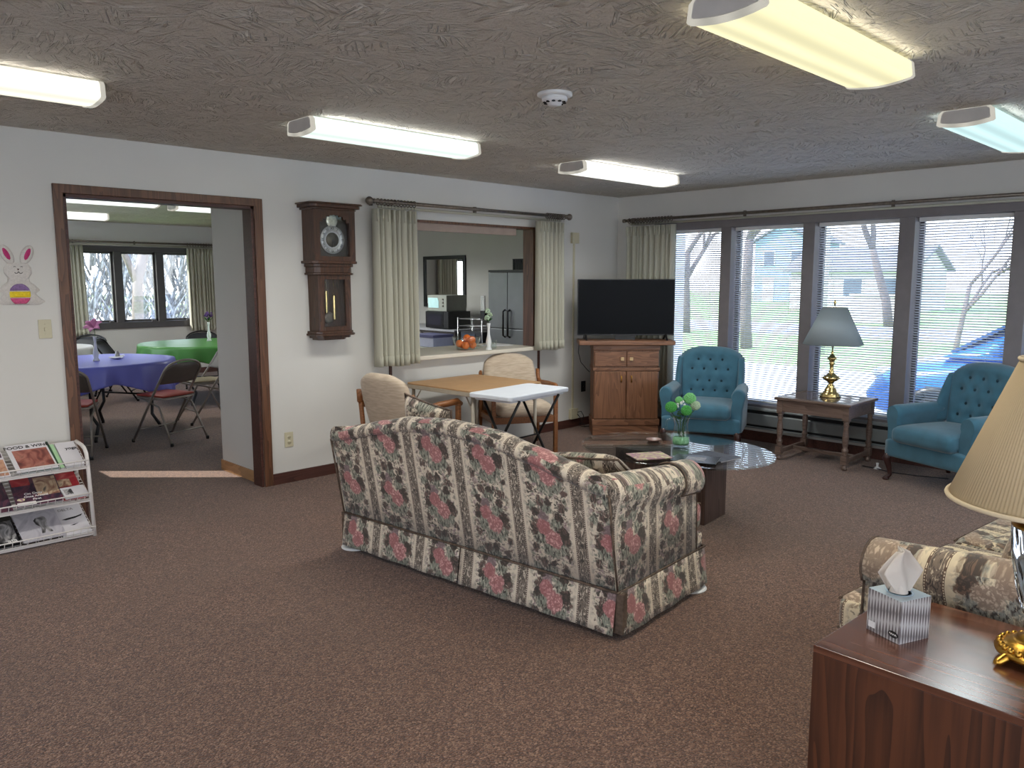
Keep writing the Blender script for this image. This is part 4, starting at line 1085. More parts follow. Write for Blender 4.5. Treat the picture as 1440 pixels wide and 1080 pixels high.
pf = [(0, 0), (.085, 0), (.088, .01), (.078, .02), (.082, .028), (.06, .045), (.05, .065), (.046, .085), (.03, .10), (.036, .108), (.024, .12), (.020, .135), (.028, .15), (.05, .165), (.072, .185), (.074, .195), (.05, .215), (.028, .235), (.020, .245), (.026, .255), (.018, .265), (.015, .30), (.020, .33), (.027, .335), (.018, .345), (.022, .36), (.036, .38), (.039, .388), (.026, .405), (.012, .425), (.009, .44), (.011, .452), (.006, .46), (.006, .50)]
MB().lathe([(r, z*.86) for r, z in pf], 32).build('base', M['brass'], t)
MB().lathe([(.245, .455), (.242, .452), (.098, .765), (.100, .768), (.245, .455)], 48).build('lamp_shade', M['shade_w'], t)
MB().tube([(0, 0, .43), (0, .05, .50), (0, .05, .70), (0, 0, .785)], .003, 6).tube([(0, 0, .43), (0, -.05, .50), (0, -.05, .70), (0, 0, .785)], .003, 6).tube([(0, -.1, .766), (0, .1, .766)], .002, 6).tube([(-.1, 0, .766), (.1, 0, .766)], .002, 6).build('harp', M['brass'], t)
MB().lathe([(.01, .43), (.016, .45), (.016, .49), (.008, .495), (.02, .52), (.03, .56), (.026, .59), (0, .60)], 18).build('bulb', M['milk'], t)
MB().lathe([(.004, .785), (.009, .795), (.011, .81), (.004, .83), (0, .835)], 14).build('finial', M['brass'], t)
o = MB().tube([(.02, -.30, .006), (.0, -.42, .007), (-.05, -.55, .007), (-.02, -.75, .007), (.05, -.95, .007)], .004, 6).build('floor_cord', M['blackpl']); o.location = (-.18, -2.6, 0)
tag(o, 'dark cord lying on the carpet between the side table and armchair', 'cord')
o = MB().lathe([(0, 0), (.03, 0), (.032, .004), (.008, .022), (.012, .05), (0, .052)], 14).build('cord_plug', M['white_pl']); o.location = (-.16, -3.02, 0)
tag(o, 'small white plastic plug on the carpet right of the side table', 'plug')

# ---------------------------------------------------------------- coffee table and what lies on it
CTX, CTY, CTA = -2.385, -2.53, R(-83)
t = thing('coffee_table', 'oval glass topped coffee table with a wooden block base', 'coffee table', (CTX, CTY, 0), CTA)
HT = .435
out = [(.66*cos(a), .52*sin(a)) for a in [2*pi*i/96 for i in range(96)]]
MB().prism(out, 'z', HT-.012, HT).build('glass_top', M['tglass'], t, bevel=.002)
MB().box(-.36, .30, -.16, -.135, 0, HT-.0125).box(-.36, .30, .135, .16, 0, HT-.0125).box(-.36, -.335, -.16, .16, 0, HT-.0125).box(.275, .30, -.16, .16, 0, HT-.0125).box(-.33, .27, -.13, .13, HT-.03, HT-.0127).build('base', M['cwood'], t, bevel=.002)
def ct(x, y): q = rotz((x, y), CTA); return (CTX+q[0], CTY+q[1])
vx, vy = -2.30, -2.52
t = thing('glass_pitcher', 'clear glass pitcher holding green pompom flowers on the coffee table', 'pitcher', (vx, vy, HT), R(128)); t.scale = (1.12, 1.12, 1.12)
MB().lathe([(0, 0), (.052, 0), (.058, .006), (.056, .03), (.045, .09), (.040, .13), (.046, .165), (.050, .175), (.047, .175), (.037, .13), (.042, .09), (.052, .03), (.048, .012), (0, .012)], 36).build('pitcher_body', M['vglass'], t)
MB().tube([(.040, 0, .155), (.065, 0, .165), (.085, 0, .155), (.088, 0, .12), (.078, 0, .075), (.056, 0, .05)], [.006, .006, .0065, .0065, .006, .005], 8).build('handle', M['vglass'], t)
MB().prism([(.040, -.018), (.062, 0), (.040, .018)], 'z', .168, .175).build('spout', M['vglass'], t)
MB().lathe([(0, .014), (.047, .014), (.050, .03), (.046, .055), (0, .055)], 24).build('green_gems', plain('glass_gems', S(128, 190, 138), .15, 0, .3, 90, .8, 120), t)
fl = [((.07, -.035, .245), .034), ((-.02, -.04, .225), .032), ((-.055, .035, .285), .036), ((-.085, .015, .245), .030), ((.01, .03, .275), .024)]
# offsets are in room directions; the pitcher itself is turned, so undo that turn
for i, ((x, y, z), r) in enumerate(fl):
    a = -R(128); px, py = x*0+0, 0
    dx, dy = (x*.70, -x*.70) if False else (-x*.714*1, x*.70)     # along picture-horizontal in the room
    dx += y*.7; dy += y*.7
    qx, qy = rotz((dx, dy), a)
    m = MB(); rnd = random.Random(i); n = 90
    for k in range(n):
        zz = 1-2*(k+.5)/n; th = k*2.39996; rad = sqrt(1-zz*zz)
        m.ball((qx+r*.86*rad*cos(th), qy+r*.86*rad*sin(th), z+r*.80*zz), r*rnd.uniform(.16, .24), 6, 4)
    m.ball((qx, qy, z), r*.8, 10, 8)
    b = m.build('pompom_bloom', M['petal_g'] if i < 2 else M['petal_w'] if i == 3 else plain('pale_green_bloom', S(128, 200, 128), .7), t)
    MB().tube([(qx*.1, qy*.1, .03), (qx*.3, qy*.3, .14), (qx*.7, qy*.7, z-r*1.6), (qx, qy, z-r*.7)], .0025, 6).build('stem', M['leafm'], t)
m = MB(); rnd = random.Random(11)
for k in range(26):
    a = rnd.uniform(0, 6.28); l = rnd.uniform(.03, .075); z = rnd.uniform(.17, .235)
    m.grid(lambda u, v: (l*u*cos(a)-.012*sin(pi*u)*(v*2-1)*sin(a)+.01*cos(a), l*u*sin(a)+.012*sin(pi*u)*(v*2-1)*cos(a)+.01*sin(a), z+.03*u-.03*u*u), 5, 2)
m.build('leaf', M['leafm'], t)['kind'] = 'stuff'
m = MB()
for k in range(9):
    a = rnd.uniform(0, 6.28); r = rnd.uniform(.01, .04); m.ball((r*cos(a), r*sin(a), rnd.uniform(.235, .27)), .008, 6, 4)
m.build('white_filler_bloom', M['paper'], t)
def magazine(label, loc, rz, w, h, th, cover, group=None, tilt=0, prts=(), page=None):
    t = thing('magazine', label, 'magazine', loc, rz, group); t.rotation_euler = (tilt, 0, rz)
    MB().box(-w/2+.002, w/2-.002, -h/2+.002, h/2-.002, .0005, th-.0006).build('pages', page or M['paper'], t)
    MB().box(-w/2, w/2, -h/2, h/2, th-.0006, th).box(-w/2, w/2, -h/2, h/2, 0, .0005).box(-w/2-.0005, -w/2, -h/2, h/2, 0, th).build('cover', cover, t)
    for p in prts:
        if p[0] == 'panel':
            _, x0, x1, y0, y1, mt = p
            MB().box(x0, x1, y0, y1, th, th+.0004).build('cover_picture', mt, t)
        elif p[0] == 'blob':
            _, pts, mt = p
            MB().prism(pts, 'z', th+.0003, th+.0008).build('cover_figure', mt, t)
        else:
            _, txt, x, y, s, mt = p
            text_mesh('cover_title', txt, s, mt, t, Matrix.Translation((x, y, th+.0008)), .0003)
    return t
def picmat(name, cols, sc=9, dist=2.0):
    t = NT(name); o = t.obj()
    n = t.noise(t.map(o, (1, .7, 1)), sc, 2, .5, dist)
    k = len(cols)
    return t.done(t.pbr(t.ramp(n, [(.25+.5*i/max(1, k-1), c) for i, c in enumerate(cols)]), .35))
PM = {
 'meat': picmat('cover_photo_meat', [S(60, 30, 28), S(128, 64, 56), S(176, 112, 96), S(84, 60, 56)], 14, 1),
 'dark': picmat('cover_photo_dark', [S(24, 22, 30), S(60, 44, 62), S(104, 60, 76), S(36, 34, 46)], 10),
 'mixed': picmat('cover_photo_mixed', [S(96, 34, 44), S(150, 110, 90), S(206, 180, 150), S(70, 60, 66)], 12),
 'red': picmat('cover_photo_red', [S(120, 24, 34), S(164, 40, 50), S(190, 120, 110)], 8),
 'grey': picmat('cover_photo_grey', [S(176, 172, 182), S(196, 192, 198), S(150, 146, 158)], 7),
 'bw': picmat('cover_photo_bw', [S(20, 20, 22), S(60, 58, 60), S(190, 186, 186), S(40, 40, 42)], 11),
 'yel': picmat('cover_photo_yellow', [S(212, 206, 120), S(170, 110, 150), S(226, 222, 170), S(120, 140, 90)], 16),
 'green': plain('cover_green', S(34, 74, 50), .35), 'lgreen': plain('cover_pale_green', S(168, 206, 160), .4),
 'white': plain('cover_white', S(214, 210, 214), .35, 0, .02), 'black': plain('cover_black', S(22, 22, 24), .2),
 'orange': picmat('cover_photo_orange', [S(150, 90, 70), S(196, 150, 120), S(120, 100, 110)], 14),
}
WT = plain('white_ink', S(232, 230, 228), .5, 0, .01); BK = plain('black_ink', S(18, 18, 20), .5, 0, .01)
mx, my = -2.60, -2.83
magazine('black covered magazine lying on the coffee table nearest the sofa arm', (mx, my, HT+.0055), R(22), .21, .275, .006, PM['black'], 'magazines on the coffee table', prts=[('panel', -.05, .05, -.06, .06, picmat('cover_photo_silver', [S(30, 30, 34), S(150, 150, 156), S(60, 60, 66)], 20))])
magazine('dark magazine underneath the edge of the black one on the coffee table', (mx+.18, my-.02, HT), R(-8), .20, .27, .005, picmat('cover_photo_slate', [S(40, 40, 46), S(90, 90, 98)], 9), 'magazines on the coffee table')
magazine('yellow and pink patterned booklet on the coffee table beside the pillow', (-2.70, -2.55, HT), R(60), .19, .24, .004, PM['yel'], 'magazines on the coffee table')
o = MB().lathe([(0, .002), (.035, .002), (.05, .012), (.052, .018), (.048, .018), (.034, .007), (0, .007)], 28).build('coaster_dish', plain('pinkish_dish', S(150, 120, 112), .35)); o.location = (-2.30, -2.30, HT)
tag(o, 'small round brownish dish left of the glass pitcher on the coffee table', 'dish')

# ---------------------------------------------------------------- wood cube end table, tissue box, crystal lamp
ET = .55
et = (-4.475, -4.96, 0)
t = thing('end_table', 'red walnut cube end table in the near right corner', 'end table', et, R(-2))
hx, hy = .275, .385
MB().box(-hx, hx, -hy, hy, ET-.02, ET).build('tabletop', M['walnut_t'], t, bevel=.0015)
MB().box(-hx, -hx+.018, -hy, hy, 0, ET-.0202).box(hx-.018, hx, -hy, hy, 0, ET-.0202).box(-hx+.018, hx-.018, -hy, -hy+.018, 0, ET-.0202).box(-hx+.018, hx-.018, hy-.018, hy, 0, ET-.0202).build('side_panel', M['walnut'], t, bevel=.001)
t = thing('tissue_box', 'grey patterned cube tissue box on the wood end table', 'tissue box', (-4.498, -4.70, ET), R(-22))
def m_tissue():
    q = NT('diamond_carton'); o = q.obj()
    x = q.n('SeparateXYZ', {0: o})
    h = q.mth('ADD', x.outputs[0], x.outputs[1])
    u = q.mth('FRACT', q.mth('MULTIPLY', h, 95)); tri = q.mth('ABSOLUTE', q.mth('SUBTRACT', u, .5))
    bnd = q.mth('ABSOLUTE', q.mth('SUBTRACT', q.mth('FRACT', q.mth('ADD', q.mth('MULTIPLY', x.outputs[2], 16), q.mth('MULTIPLY', q.mth('FLOOR', q.mth('MULTIPLY', h, 47.5)), .07))), .5))
    k = q.mr(q.mth('SUBTRACT', q.mth('MULTIPLY', tri, 1.0), q.mth('MULTIPLY', bnd, .75)), -.08, .14)
    c = q.ramp(k, [(0, S(104, 98, 100)), (.5, S(140, 134, 134)), (1, S(190, 188, 188))])
    return q.done(q.pbr(c, .35))
s = .0565
MB().box(-s, s, -s, s, 0, .123).build('carton', m_tissue(), t, bevel=.001)
MB().box(-s+.0005, s-.0005, -s+.0005, s-.0005, .123, .1237).build('carton_top', plain('pale_blue_card', S(176, 192, 202), .3), t)
MB().lathe([(.030, .1238), (.036, .1242), (.037, .1238)], 32).build('opening', plain('oval_film', S(150, 176, 196), .3), t)
def tis(u, v):
    a = 2*pi*u
    r = .030*(1-.55*v)*(1+.25*sin(3*a+v*3)*(.3+v))
    return (r*cos(a), r*sin(a)*.8, .115+.055*v)
tm = MB().grid(tis, 28, 8, cu=True)
def sail(sg):
    def f(u, v):
        sp = .012+.060*sin(pi*min(1, v*1.0))**1.0*(1 if v < .55 else 1)
        sp = .026+.040*(v/.5) if v < .5 else .016+.050*((1-v)/.5)
        x = (u*2-1)*sp; z = .126+.128*v*(1-.10*abs(u*2-1))
        y = sg*.012*(1-v)+.012*sin(u*9+v*3)*(.5+v*.5)+sg*.004
        return (x, y, z)
    return f
tm.grid(sail(1), 18, 14).grid(sail(-1), 18, 14)
tm.build('tissue', translucent('tissue_paper', S(232, 224, 216), .35), t, solid=.0006)
lb = MB().box(-s-.0006, -s, .027, .050, .012, .030).build('white_label', M['paper'], t)
bd = MB().prism([(-.036+.017*cos(a), .022+.0095*sin(a)) for a in [2*pi*i/24 for i in range(24)]], 'x', -s-.0007, -s).build('logo_badge', BK, t)
MB().tube([(-s-.0009, -.036+.012-.024*i/16, .022+.003*sin(i*1.5)) for i in range(17)], .0009, 5).build('logo_script', WT, bd)

LX, LYY = -4.417, -5.023
t = thing('crystal_lamp', 'crystal and gilt table lamp with a beige pleated shade', 'lamp', (LX, LYY, ET+.0045), R(10))
g = M['gold']
MB().lathe([(0, .012), (.088, .012), (.098, .018), (.10, .026), (.088, .034), (.085, .04), (.06, .050), (.045, .056), (.05, .06), (.03, .068), (.018, .078), (.016, .088), (.026, .094), (.030, .10), (.036, .104), (.024, .11), (0, .11)], 40).build('gilt_base', g, t)
m = MB()
for i in range(26):
    a = 2*pi*i/26; m.ball((.086*cos(a), .086*sin(a), .036), (.010, .010, .009), 8, 6)
m.build('beading', g, t)
for i in range(4):
    a = pi/4+i*pi/2
    MB().tube([(.075*cos(a), .075*sin(a), .022), (.10*cos(a), .10*sin(a), .016), (.118*cos(a), .118*sin(a), .006), (.126*cos(a), .126*sin(a), .008)], [.014, .012, .010, .006], 8).build('claw_foot', g, t)
def cry():
    q = NT('cut_crystal'); o = q.obj()
    return q.done(q.n('BsdfGlass', {'Color': (.93, .94, .95, 1), 'Roughness': .03, 'IOR': 1.5}).outputs[0])
def crystal(u, v):
    a = 2*pi*u
    P = [(0, .024), (.1, .042), (.35, .060), (.7, .075), (1, .080)]
    for (p, b), (q, d) in zip(P, P[1:]):
        if v <= q: r = b+(d-b)*(v-p)/(q-p); break
    r *= 1+.035*abs(sin(9*a+5.5*v)) + .02*abs(sin(9*a-5.5*v))
    return (r*cos(a), r*sin(a), .105+.255*v)
cm = MB().grid(crystal, 108, 22, cu=True)
cm.grid(lambda u, v: ((.020+.053*v)*cos(2*pi*u), (.020+.053*v)*sin(2*pi*u), .118+.242*v), 36, 6, cu=True)
cm.build('crystal_urn', cry(), t, fix=False)
MB().lathe([(.077, .357), (.083, .361), (.083, .366), (.066, .371), (.024, .377), (.012, .385), (.012, .43)], 40).build('gilt_rim', g, t)
MB().tube([(0, 0, .42), (0, .06, .47), (0, .06, .69), (0, 0, .81)], .003, 6).tube([(0, 0, .42), (0, -.06, .47), (0, -.06, .69), (0, 0, .81)], .003, 6).build('harp', g, t)
MB().lathe([(.012, .42), (.016, .45), (.01, .48), (.03, .53), (.03, .56), (0, .59)], 18).build('bulb', M['milk'], t)
NP = 150
def shade(u, v):
    a = 2*pi*u; r = .232+(.092-.232)*v; r *= 1+.006*sin(NP*a)
    return (r*cos(a), r*sin(a), .428+.365*v)
sh = MB().grid(shade, NP*4, 2, cu=True).build('lamp_shade', M['shade_b'], t, solid=.0015)
MB().tube([(.235*cos(a), .235*sin(a), .428) for a in [2*pi*i/72 for i in range(72)]], .0065, 8, closed=True).build('shade_trim', plain('cream_trim', S(214, 196, 166), .8), sh)
MB().tube([(.094*cos(a), .094*sin(a), .793) for a in [2*pi*i/48 for i in range(48)]], .0055, 8, closed=True).build('shade_trim', plain('cream_trim', S(214, 196, 166), .8), sh)
MB().tube([(-.09, 0, .79), (.09, 0, .79)], .002, 6).tube([(0, -.09, .79), (0, .09, .79)], .002, 6).build('spider', g, sh)
MB().lathe([(.004, .80), (.01, .81), (.012, .825), (0, .845)], 14).build('finial', g, t)
# ---------------------------------------------------------------- magazine rack
t = thing('magazine_rack', 'white wire three shelf magazine rack by the doorway', 'magazine rack', (0, 0, 0))
ww = M['wirewhite']
XR, XL = -5.335, -6.05
for x in (XR, XL):
    MB().tube([(x, -.345, 0), (x, -.30, .46), (x, -.288, .505), (x, -.255, .533), (x, -.20, .545), (x, -.10, .552), (x, -.07, .54), (x, -.06, .50), (x+(.0), -.05, 0)], .0115, 10).build('side_frame', ww, t)
TL = R(27)
lips = [.425, .225, .02]
def leg_y(z): return -.345+.045*z/.46
for k, zl in enumerate(lips):
    y0 = leg_y(zl)-.0; L = .27; e = Vector((0, cos(TL), sin(TL))); nn = Vector((0, -sin(TL), cos(TL)))
    m = MB(); o = Vector((0, y0, zl))
    for i in range(9):
        p = o+e*(L*i/8); m.tube([(XL, p.y, p.z), (XR, p.y, p.z)], .0032, 6)
    for i in range(13):
        x = XL+(XR-XL)*i/12; a = o; b = o+e*L; m.tube([(x, a.y, a.z), (x, b.y, b.z)], .002, 5)
    sh = m.build('wire_shelf', ww, t)
    m = MB(); 
    for hgt, r in ((.052, .0042), (.004, .0045)):
        p = o+nn*hgt; m.tube([(XL, p.y-.004, p.z), (XR, p.y-.004, p.z)], r, 7)
    m.box(XL, XR, y0-.006, y0-.002, zl-.010, zl+.010)
    for i in range(19):
        x = XL+(XR-XL)*i/18; p = o+nn*.052; m.tube([(x, o.y-.004, o.z), (x, p.y-.004, p.z)], .002, 5)
    m.build('front_lip', ww, sh)
def rmag(label, k, x, w, h, th, cover, off=0.006, up=.005, rz=0, prts=(), group='magazines on the rack'):
    zl = lips[k]; y0 = leg_y(zl); e = Vector((0, cos(TL), sin(TL))); nn = Vector((0, -sin(TL), cos(TL)))
    c = Vector((x, y0, zl)) + e*(h/2+up) + nn*off
    magazine(label, tuple(c), rz, w, h, th, cover, group, TL, prts)
rmag('food magazine with a meat photograph on the top shelf of the rack', 0, -5.605, .215, .265, .006, PM['white'], .021, .006, R(2), [('panel', -.085, .098, -.10, .075, PM['meat']), ('text', 'FOOD & WINE', .0, .102, .036, BK)])
rmag('dark green magazine under the food magazine on the top shelf', 0, -5.588, .205, .275, .010, PM['green'], .008, .004)
rmag('pale green booklet between the food magazine and the white one', 0, -5.472, .02, .24, .012, PM['lgreen'], .006, .004)
rmag('white magazine with a dark slanted title at the right of the top shelf', 0, -5.405, .105, .235, .020, PM['white'], .006, .004, 0, [('text', 'yoga', .02, .05, .034, BK)])
rmag('colourful magazine with an orange picture at the left of the top shelf', 0, -5.84, .20, .26, .006, PM['white'], .008, .004, 0, [('panel', -.09, .095, -.12, .03, PM['orange']), ('panel', -.09, .095, .05, .09, PM['dark'])])
rmag('magazine with a mixed dark and tan cover in the middle shelf', 1, -5.60, .24, .27, .007, PM['dark'], .023, .004, R(-3), [('panel', .0, .115, -.06, .11, PM['mixed']), ('panel', -.115, -.02, .05, .12, PM['red']), ('text', 'On Duty', -.02, -.03, .026, WT), ('text', 'Once Around', -.01, -.056, .022, WT), ('text', 'First', -.01, -.083, .024, WT), ('blob', [(-.09+.02*cos(a), -.075+.014*sin(a)) for a in [2*pi*i/20 for i in range(20)]], PM['yel']), ('panel', -.115, -.02, -.13, -.10, WT)])
rmag('red covered magazine at the right of the middle shelf', 1, -5.425, .125, .262, .006, PM['red'], .013, .006, 0, [('panel', -.05, .02, .0, .07, PM['mixed'])])
rmag('stack of white folded papers in front of the red magazine', 1, -5.415, .13, .10, .012, PM['white'], .024, .008, R(4), [('panel', -.055, -.01, -.02, .03, PM['bw'])])
rmag('very dark magazine at the left of the middle shelf', 1, -5.85, .21, .265, .006, PM['dark'], .008, .004)
fig = [(.012, .06), (.03, .07), (.045, .055), (.05, .03), (.042, .0), (.035, -.02), (.05, -.06), (.055, -.085), (.03, -.088), (.025, -.05), (.012, -.085), (-.005, -.085), (.005, -.03), (-.015, .0), (-.02, .035), (-.005, .055)]
rmag('pale grey magazine with a dark figure in the middle of the bottom shelf', 2, -5.605, .225, .27, .007, PM['grey'], .021, .004, R(2), [('blob', fig, PM['bw'])])
rmag('white magazine with a dark streak at the right of the bottom shelf', 2, -5.428, .16, .265, .012, PM['white'], .006, .004, 0, [('text', 'DELTA', -.01, .095, .028, plain('grey_ink', S(150, 146, 144), .5)), ('blob', [(-.05, .01), (-.01, .018), (.03, .022), (.07, .035), (.06, .02), (.02, .006), (-.03, .0)], BK), ('blob', [(-.02, -.05), (.01, -.045), (.03, -.04), (.0, -.055)], BK)])
rmag('black and white photograph magazine at the left of the bottom shelf', 2, -5.815, .19, .265, .006, PM['black'], .009, .008, R(1), [('panel', -.09, .085, -.09, .09, PM['bw']), ('text', 'ata', .055, -.085, .040, WT)])

# ---------------------------------------------------------------- dining room
def round_table(label, clabel, x, y, r, cmat, rot):
    t = thing('round_table', label, 'table', (x, y, 0), rot, 'round dining tables')
    MB().lathe([(0, .715), (r-.01, .715), (r, .72), (r, .735), (r-.01, .738), (0, .738)], 40).build('tabletop', M['greypanel'], t)
    for s in (-1, 1):
        for q in (-1, 1):
            MB().tube([(s*r*.55, q*r*.42, .715), (s*r*.56, q*r*.42, .25), (s*r*.50, q*r*.46, .15), (s*r*.60, q*r*.5, .02), (s*r*.60, q*r*.5, .0)], .016, 8).build('leg', M['blackmetal'], t)
        MB().tube([(s*r*.555, -r*.42, .35), (s*r*.555, r*.42, .35)], .010, 6).tube([(s*r*.55, 0, .36), (s*r*.15, 0, .70)], .009, 6).build('brace', M['blackmetal'], t)
    rnd = random.Random(int(x*10))
    ph = [rnd.uniform(0, 6.28) for _ in range(4)]
    def f(u, v):
        a = 2*pi*u; R0 = r+.012
        if v <= .5:
            q = v/.5; return (R0*q*cos(a), R0*q*sin(a), .742+.002*sin(a*5+q*9)*q)
        q = (v-.5)/.5
        sq = abs(cos(2*(a+ph[0])))**1.5
        drop = (.17+.15*sq)*q
        wv = (.022*sin(13*a+ph[1])+.012*sin(29*a+ph[2]))*q
        rr_ = R0+.010*sin(min(1, q*3)*pi/2)+wv+.02*q*sq
        return (rr_*cos(a), rr_*sin(a), .742-.006*min(1, q*4)-drop)
    c = MB().grid(f, 140, 20, cu=True).build('tablecloth', cmat, solid=.0008)
    c.location = (x, y, 0); tag(c, clabel, 'tablecloth')
round_table('round folding table under the lilac cloth nearest the doorway', 'lilac plastic tablecloth hanging in points over a round table', -4.22, 3.22, .74, M['purple'], R(30))
round_table('round folding table under the green cloth', 'green plastic tablecloth over the far right round table', -2.42, 4.75, .80, M['green'], R(10))
round_table('round folding table under the off-white cloth', 'off-white tablecloth over the table behind the lilac one', -4.36, 5.45, .74, M['wcloth'], R(50))
TT = .744
bud_vase('white bud vase with a big pink lily on the lilac tablecloth', -4.23, 3.14, TT, .25, fl_lily, 'bud vases on the dining tables')
bud_vase('white bud vase with violet flowers on the green tablecloth', -2.28, 4.95, TT, .25, fl_violet, 'bud vases on the dining tables')
def dish(label, x, y, r):
    o = MB().lathe([(0, .003), (r*.6, .003), (r, .014), (r*1.02, .018), (r*.98, .018), (r*.58, .007), (0, .007)], 28).build('dish', M['milk']); o.location = (x, y, TT+.003); tag(o, label, 'dish', 'small dishes on the lilac cloth')
dish('white saucer beside the lily vase on the lilac cloth', -4.02, 3.20, .07); dish('smaller white dish behind the saucer on the lilac cloth', -3.93, 3.38, .05)
o = MB().lathe([(.02, 0), (.022, .003), (.022, .05), (.015, .06), (.016, .075), (0, .078)], 18).build('salt_shaker', plain('shaker_steel', S(170, 170, 170), .3, .6)); o.location = (-3.98, 3.29, TT+.003); tag(o, 'small metal topped shaker near the white saucer', 'shaker')
def fold_chair(label, loc, rz, seat, panel, frame, group='folding chairs in the dining room'):
    t = thing('folding_chair', label, 'folding chair', loc, rz, group)     # faces local -y
    w = .215
    ar = [(w*cos(a), .215+.045*sin(a), .70+.10*sin(a)) for a in [pi*i/14 for i in range(15)]]
    MB().tube([(w*1.04, -.24, .012), (w, .04, .45)]+ar+[(-w, .04, .45), (-w*1.04, -.24, .012)], .0115, 8).build('main_frame', frame, t)
    MB().tube([(w-.028, -.16, .435), (w-.02, .10, .36), (w-.0, .27, .012)], .010, 8).build('leg', frame, t)
    MB().tube([(-w+.028, -.16, .435), (-w+.02, .10, .36), (-w+.0, .27, .012)], .010, 8).build('leg', frame, t)
    MB().tube([(-w+.01, .235, .12), (w-.01, .235, .12)], .007, 6).build('cross_bar', frame, t)
    MB().tube([(-w, -.16, .13), (w, -.16, .13)], .007, 6).build('cross_bar', frame, t)
    for s in (-1, 1):
        for y, z in ((-.243, .012), (.272, .012)): MB().cyl((s*w*1.03 if y < 0 else s*w, y, 0), (s*w*1.03 if y < 0 else s*w, y, .03), .015, n=10).build('rubber_foot', M['blackpl'], t)
    MB().prism(rr(.195, .195, .05), 'z', .425, .445, Matrix.Translation((0, -.03, 0))).build('seat_pan', frame, t, bevel=.004)
    rbox(MB(), -.185, .185, -.215, .155, .446, .470, .011, .008).build('seat', seat, t)
    def bk(u, v):
        a = (u*2-1); z = .575+.205*v; x = a*(w-.012)*(1 if v < .6 else sqrt(max(.0, 1-((v-.6)/.42)**2))*.98+.02)
        y = .04+.175*(z-.45)/.25+.025*(1-a*a)
        return (x, min(y, .262), z)
    MB().grid(bk, 16, 12).build('back_panel', panel, t, solid=.006)
    return t
GM, GP = M['greymetal'], M['greypanel']
fold_chair('grey folding chair with a red seat in front of the lilac table', (-3.86, 2.30, 0), R(-160), M['redvinyl'], GP, GM)
fold_chair('grey folding chair with a red seat cut off by the left door casing', (-4.74, 2.24, 0), R(150), M['redvinyl'], GP, GM)
fold_chair('folding chair seen side-on between the lilac and green tables', (-3.14, 3.12, 0), R(-93), plain('tan_vinyl_seat', S(150, 136, 110), .5), GP, GM)
bmt = M['blackmetal']
fold_chair('black folding chair at the left edge of the green table', (-3.24, 5.48, 0), R(55), M['blackvinyl'], M['blackvinyl'], bmt, 'black chairs in the dining room')
fold_chair('black folding chair between the white table and the windows', (-4.1, 6.55, 0), R(10), M['blackvinyl'], M['blackvinyl'], bmt, 'black chairs in the dining room')
fold_chair('black folding chair behind the pink lily', (-3.45, 6.3, 0), R(-40), M['blackvinyl'], M['blackvinyl'], bmt, 'black chairs in the dining room')
fold_chair('black folding chair behind the green table under the curtain', (-1.95, 5.98, 0), R(-25), M['blackvinyl'], M['blackvinyl'], bmt, 'black chairs in the dining room')

# ---------------------------------------------------------------- kitchen
t = thing('kitchen_counter', 'low grey kitchen counter along the far kitchen wall', 'counter', (1.05, 4.7, 0))
MB().box(-.36, .43, -1.35, 1.7, .1, .80).build('cabinet_body', M['greypanel'], t)
MB().box(-.40, .445, -1.38, 1.72, .80, .83).build('worktop', plain('grey_worktop', S(150, 150, 156), .35), t, bevel=.004)
MB().box(-.30, .43, -1.33, 1.68, 0, .1).build('toe_kick', M['dark'], t)
for i in range(4): MB().box(-.372, -.361, -1.30+.74*i, -.62+.74*i, .14, .77).build('door', plain('cabinet_door', S(120, 116, 114), .4), t)
t = thing('microwave', 'black microwave oven on the kitchen counter', 'microwave', (.92, 3.79, .83))
MB().box(-.20, .22, -.27, .27, .01, .26).build('housing', M['blackpl'], t, bevel=.004)
d = MB().box(-.215, -.201, -.15, .27, .015, .255).build('door', plain('microwave_glass', S(20, 20, 26), .12), t, bevel=.003)
MB().box(-.216, -.2155, -.10, .23, .055, .215).build('door_window', plain('microwave_mesh', S(34, 34, 46), .1), d)
MB().box(-.212, -.201, -.265, -.155, .015, .255).build('control_panel', M['blackpl'], t)
t = thing('countertop_oven', 'small white oven with a pale blue window on top of the microwave', 'oven', (.93, 3.83, 1.0905))
MB().box(-.19, .20, -.23, .22, .0, .24).build('housing', plain('pale_grey_enamel', S(146, 148, 140), .4), t, bevel=.006)
MB().prism([(.19, .05), (.205, .20), (-.02, .20), (-.05, .15), (-.05, .05)], 'x', -.196, -.190).build('door_window', plain('pale_blue_glass', S(186, 222, 226), .1), t)
for z in (.18, .13, .08): MB().lathe([(.0, 0), (.014, 0), (.012, -.012), (0, -.012)], 12, M=Matrix.Translation((-.191, -.15, z))@Matrix.Rotation(pi/2, 4, 'Y')).build('knob', M['greypanel'], t)
t = thing('wall_mirror', 'black framed mirror reflecting windows on the kitchen wall', 'mirror', (1.4985, 4.55, 1.53))
h, w = .415, .53
MB().box(-.03, 0, -w, w, h-.055, h).box(-.03, 0, -w, w, -h, -h+.055).box(-.03, 0, -w, -w+.055, -h+.055, h-.055).box(-.03, 0, w-.055, w, -h+.055, h-.055).build('frame', M['blackpl'], t, bevel=.004)
MB().box(-.012, -.004, -w+.05, w-.05, -h+.05, h-.05).build('mirror_glass', plain('mirror_silver', (.80, .82, .82), .02, 1, 0), t)
t = thing('refrigerator', 'grey stainless refrigerator with two long black handles in the kitchen', 'refrigerator', (.70, 2.24, 0))
MB().box(.03, .75, -.42, .40, .03, 1.66).build('cabinet', plain('fridge_side', S(90, 92, 94), .45, .3), t, bevel=.004)
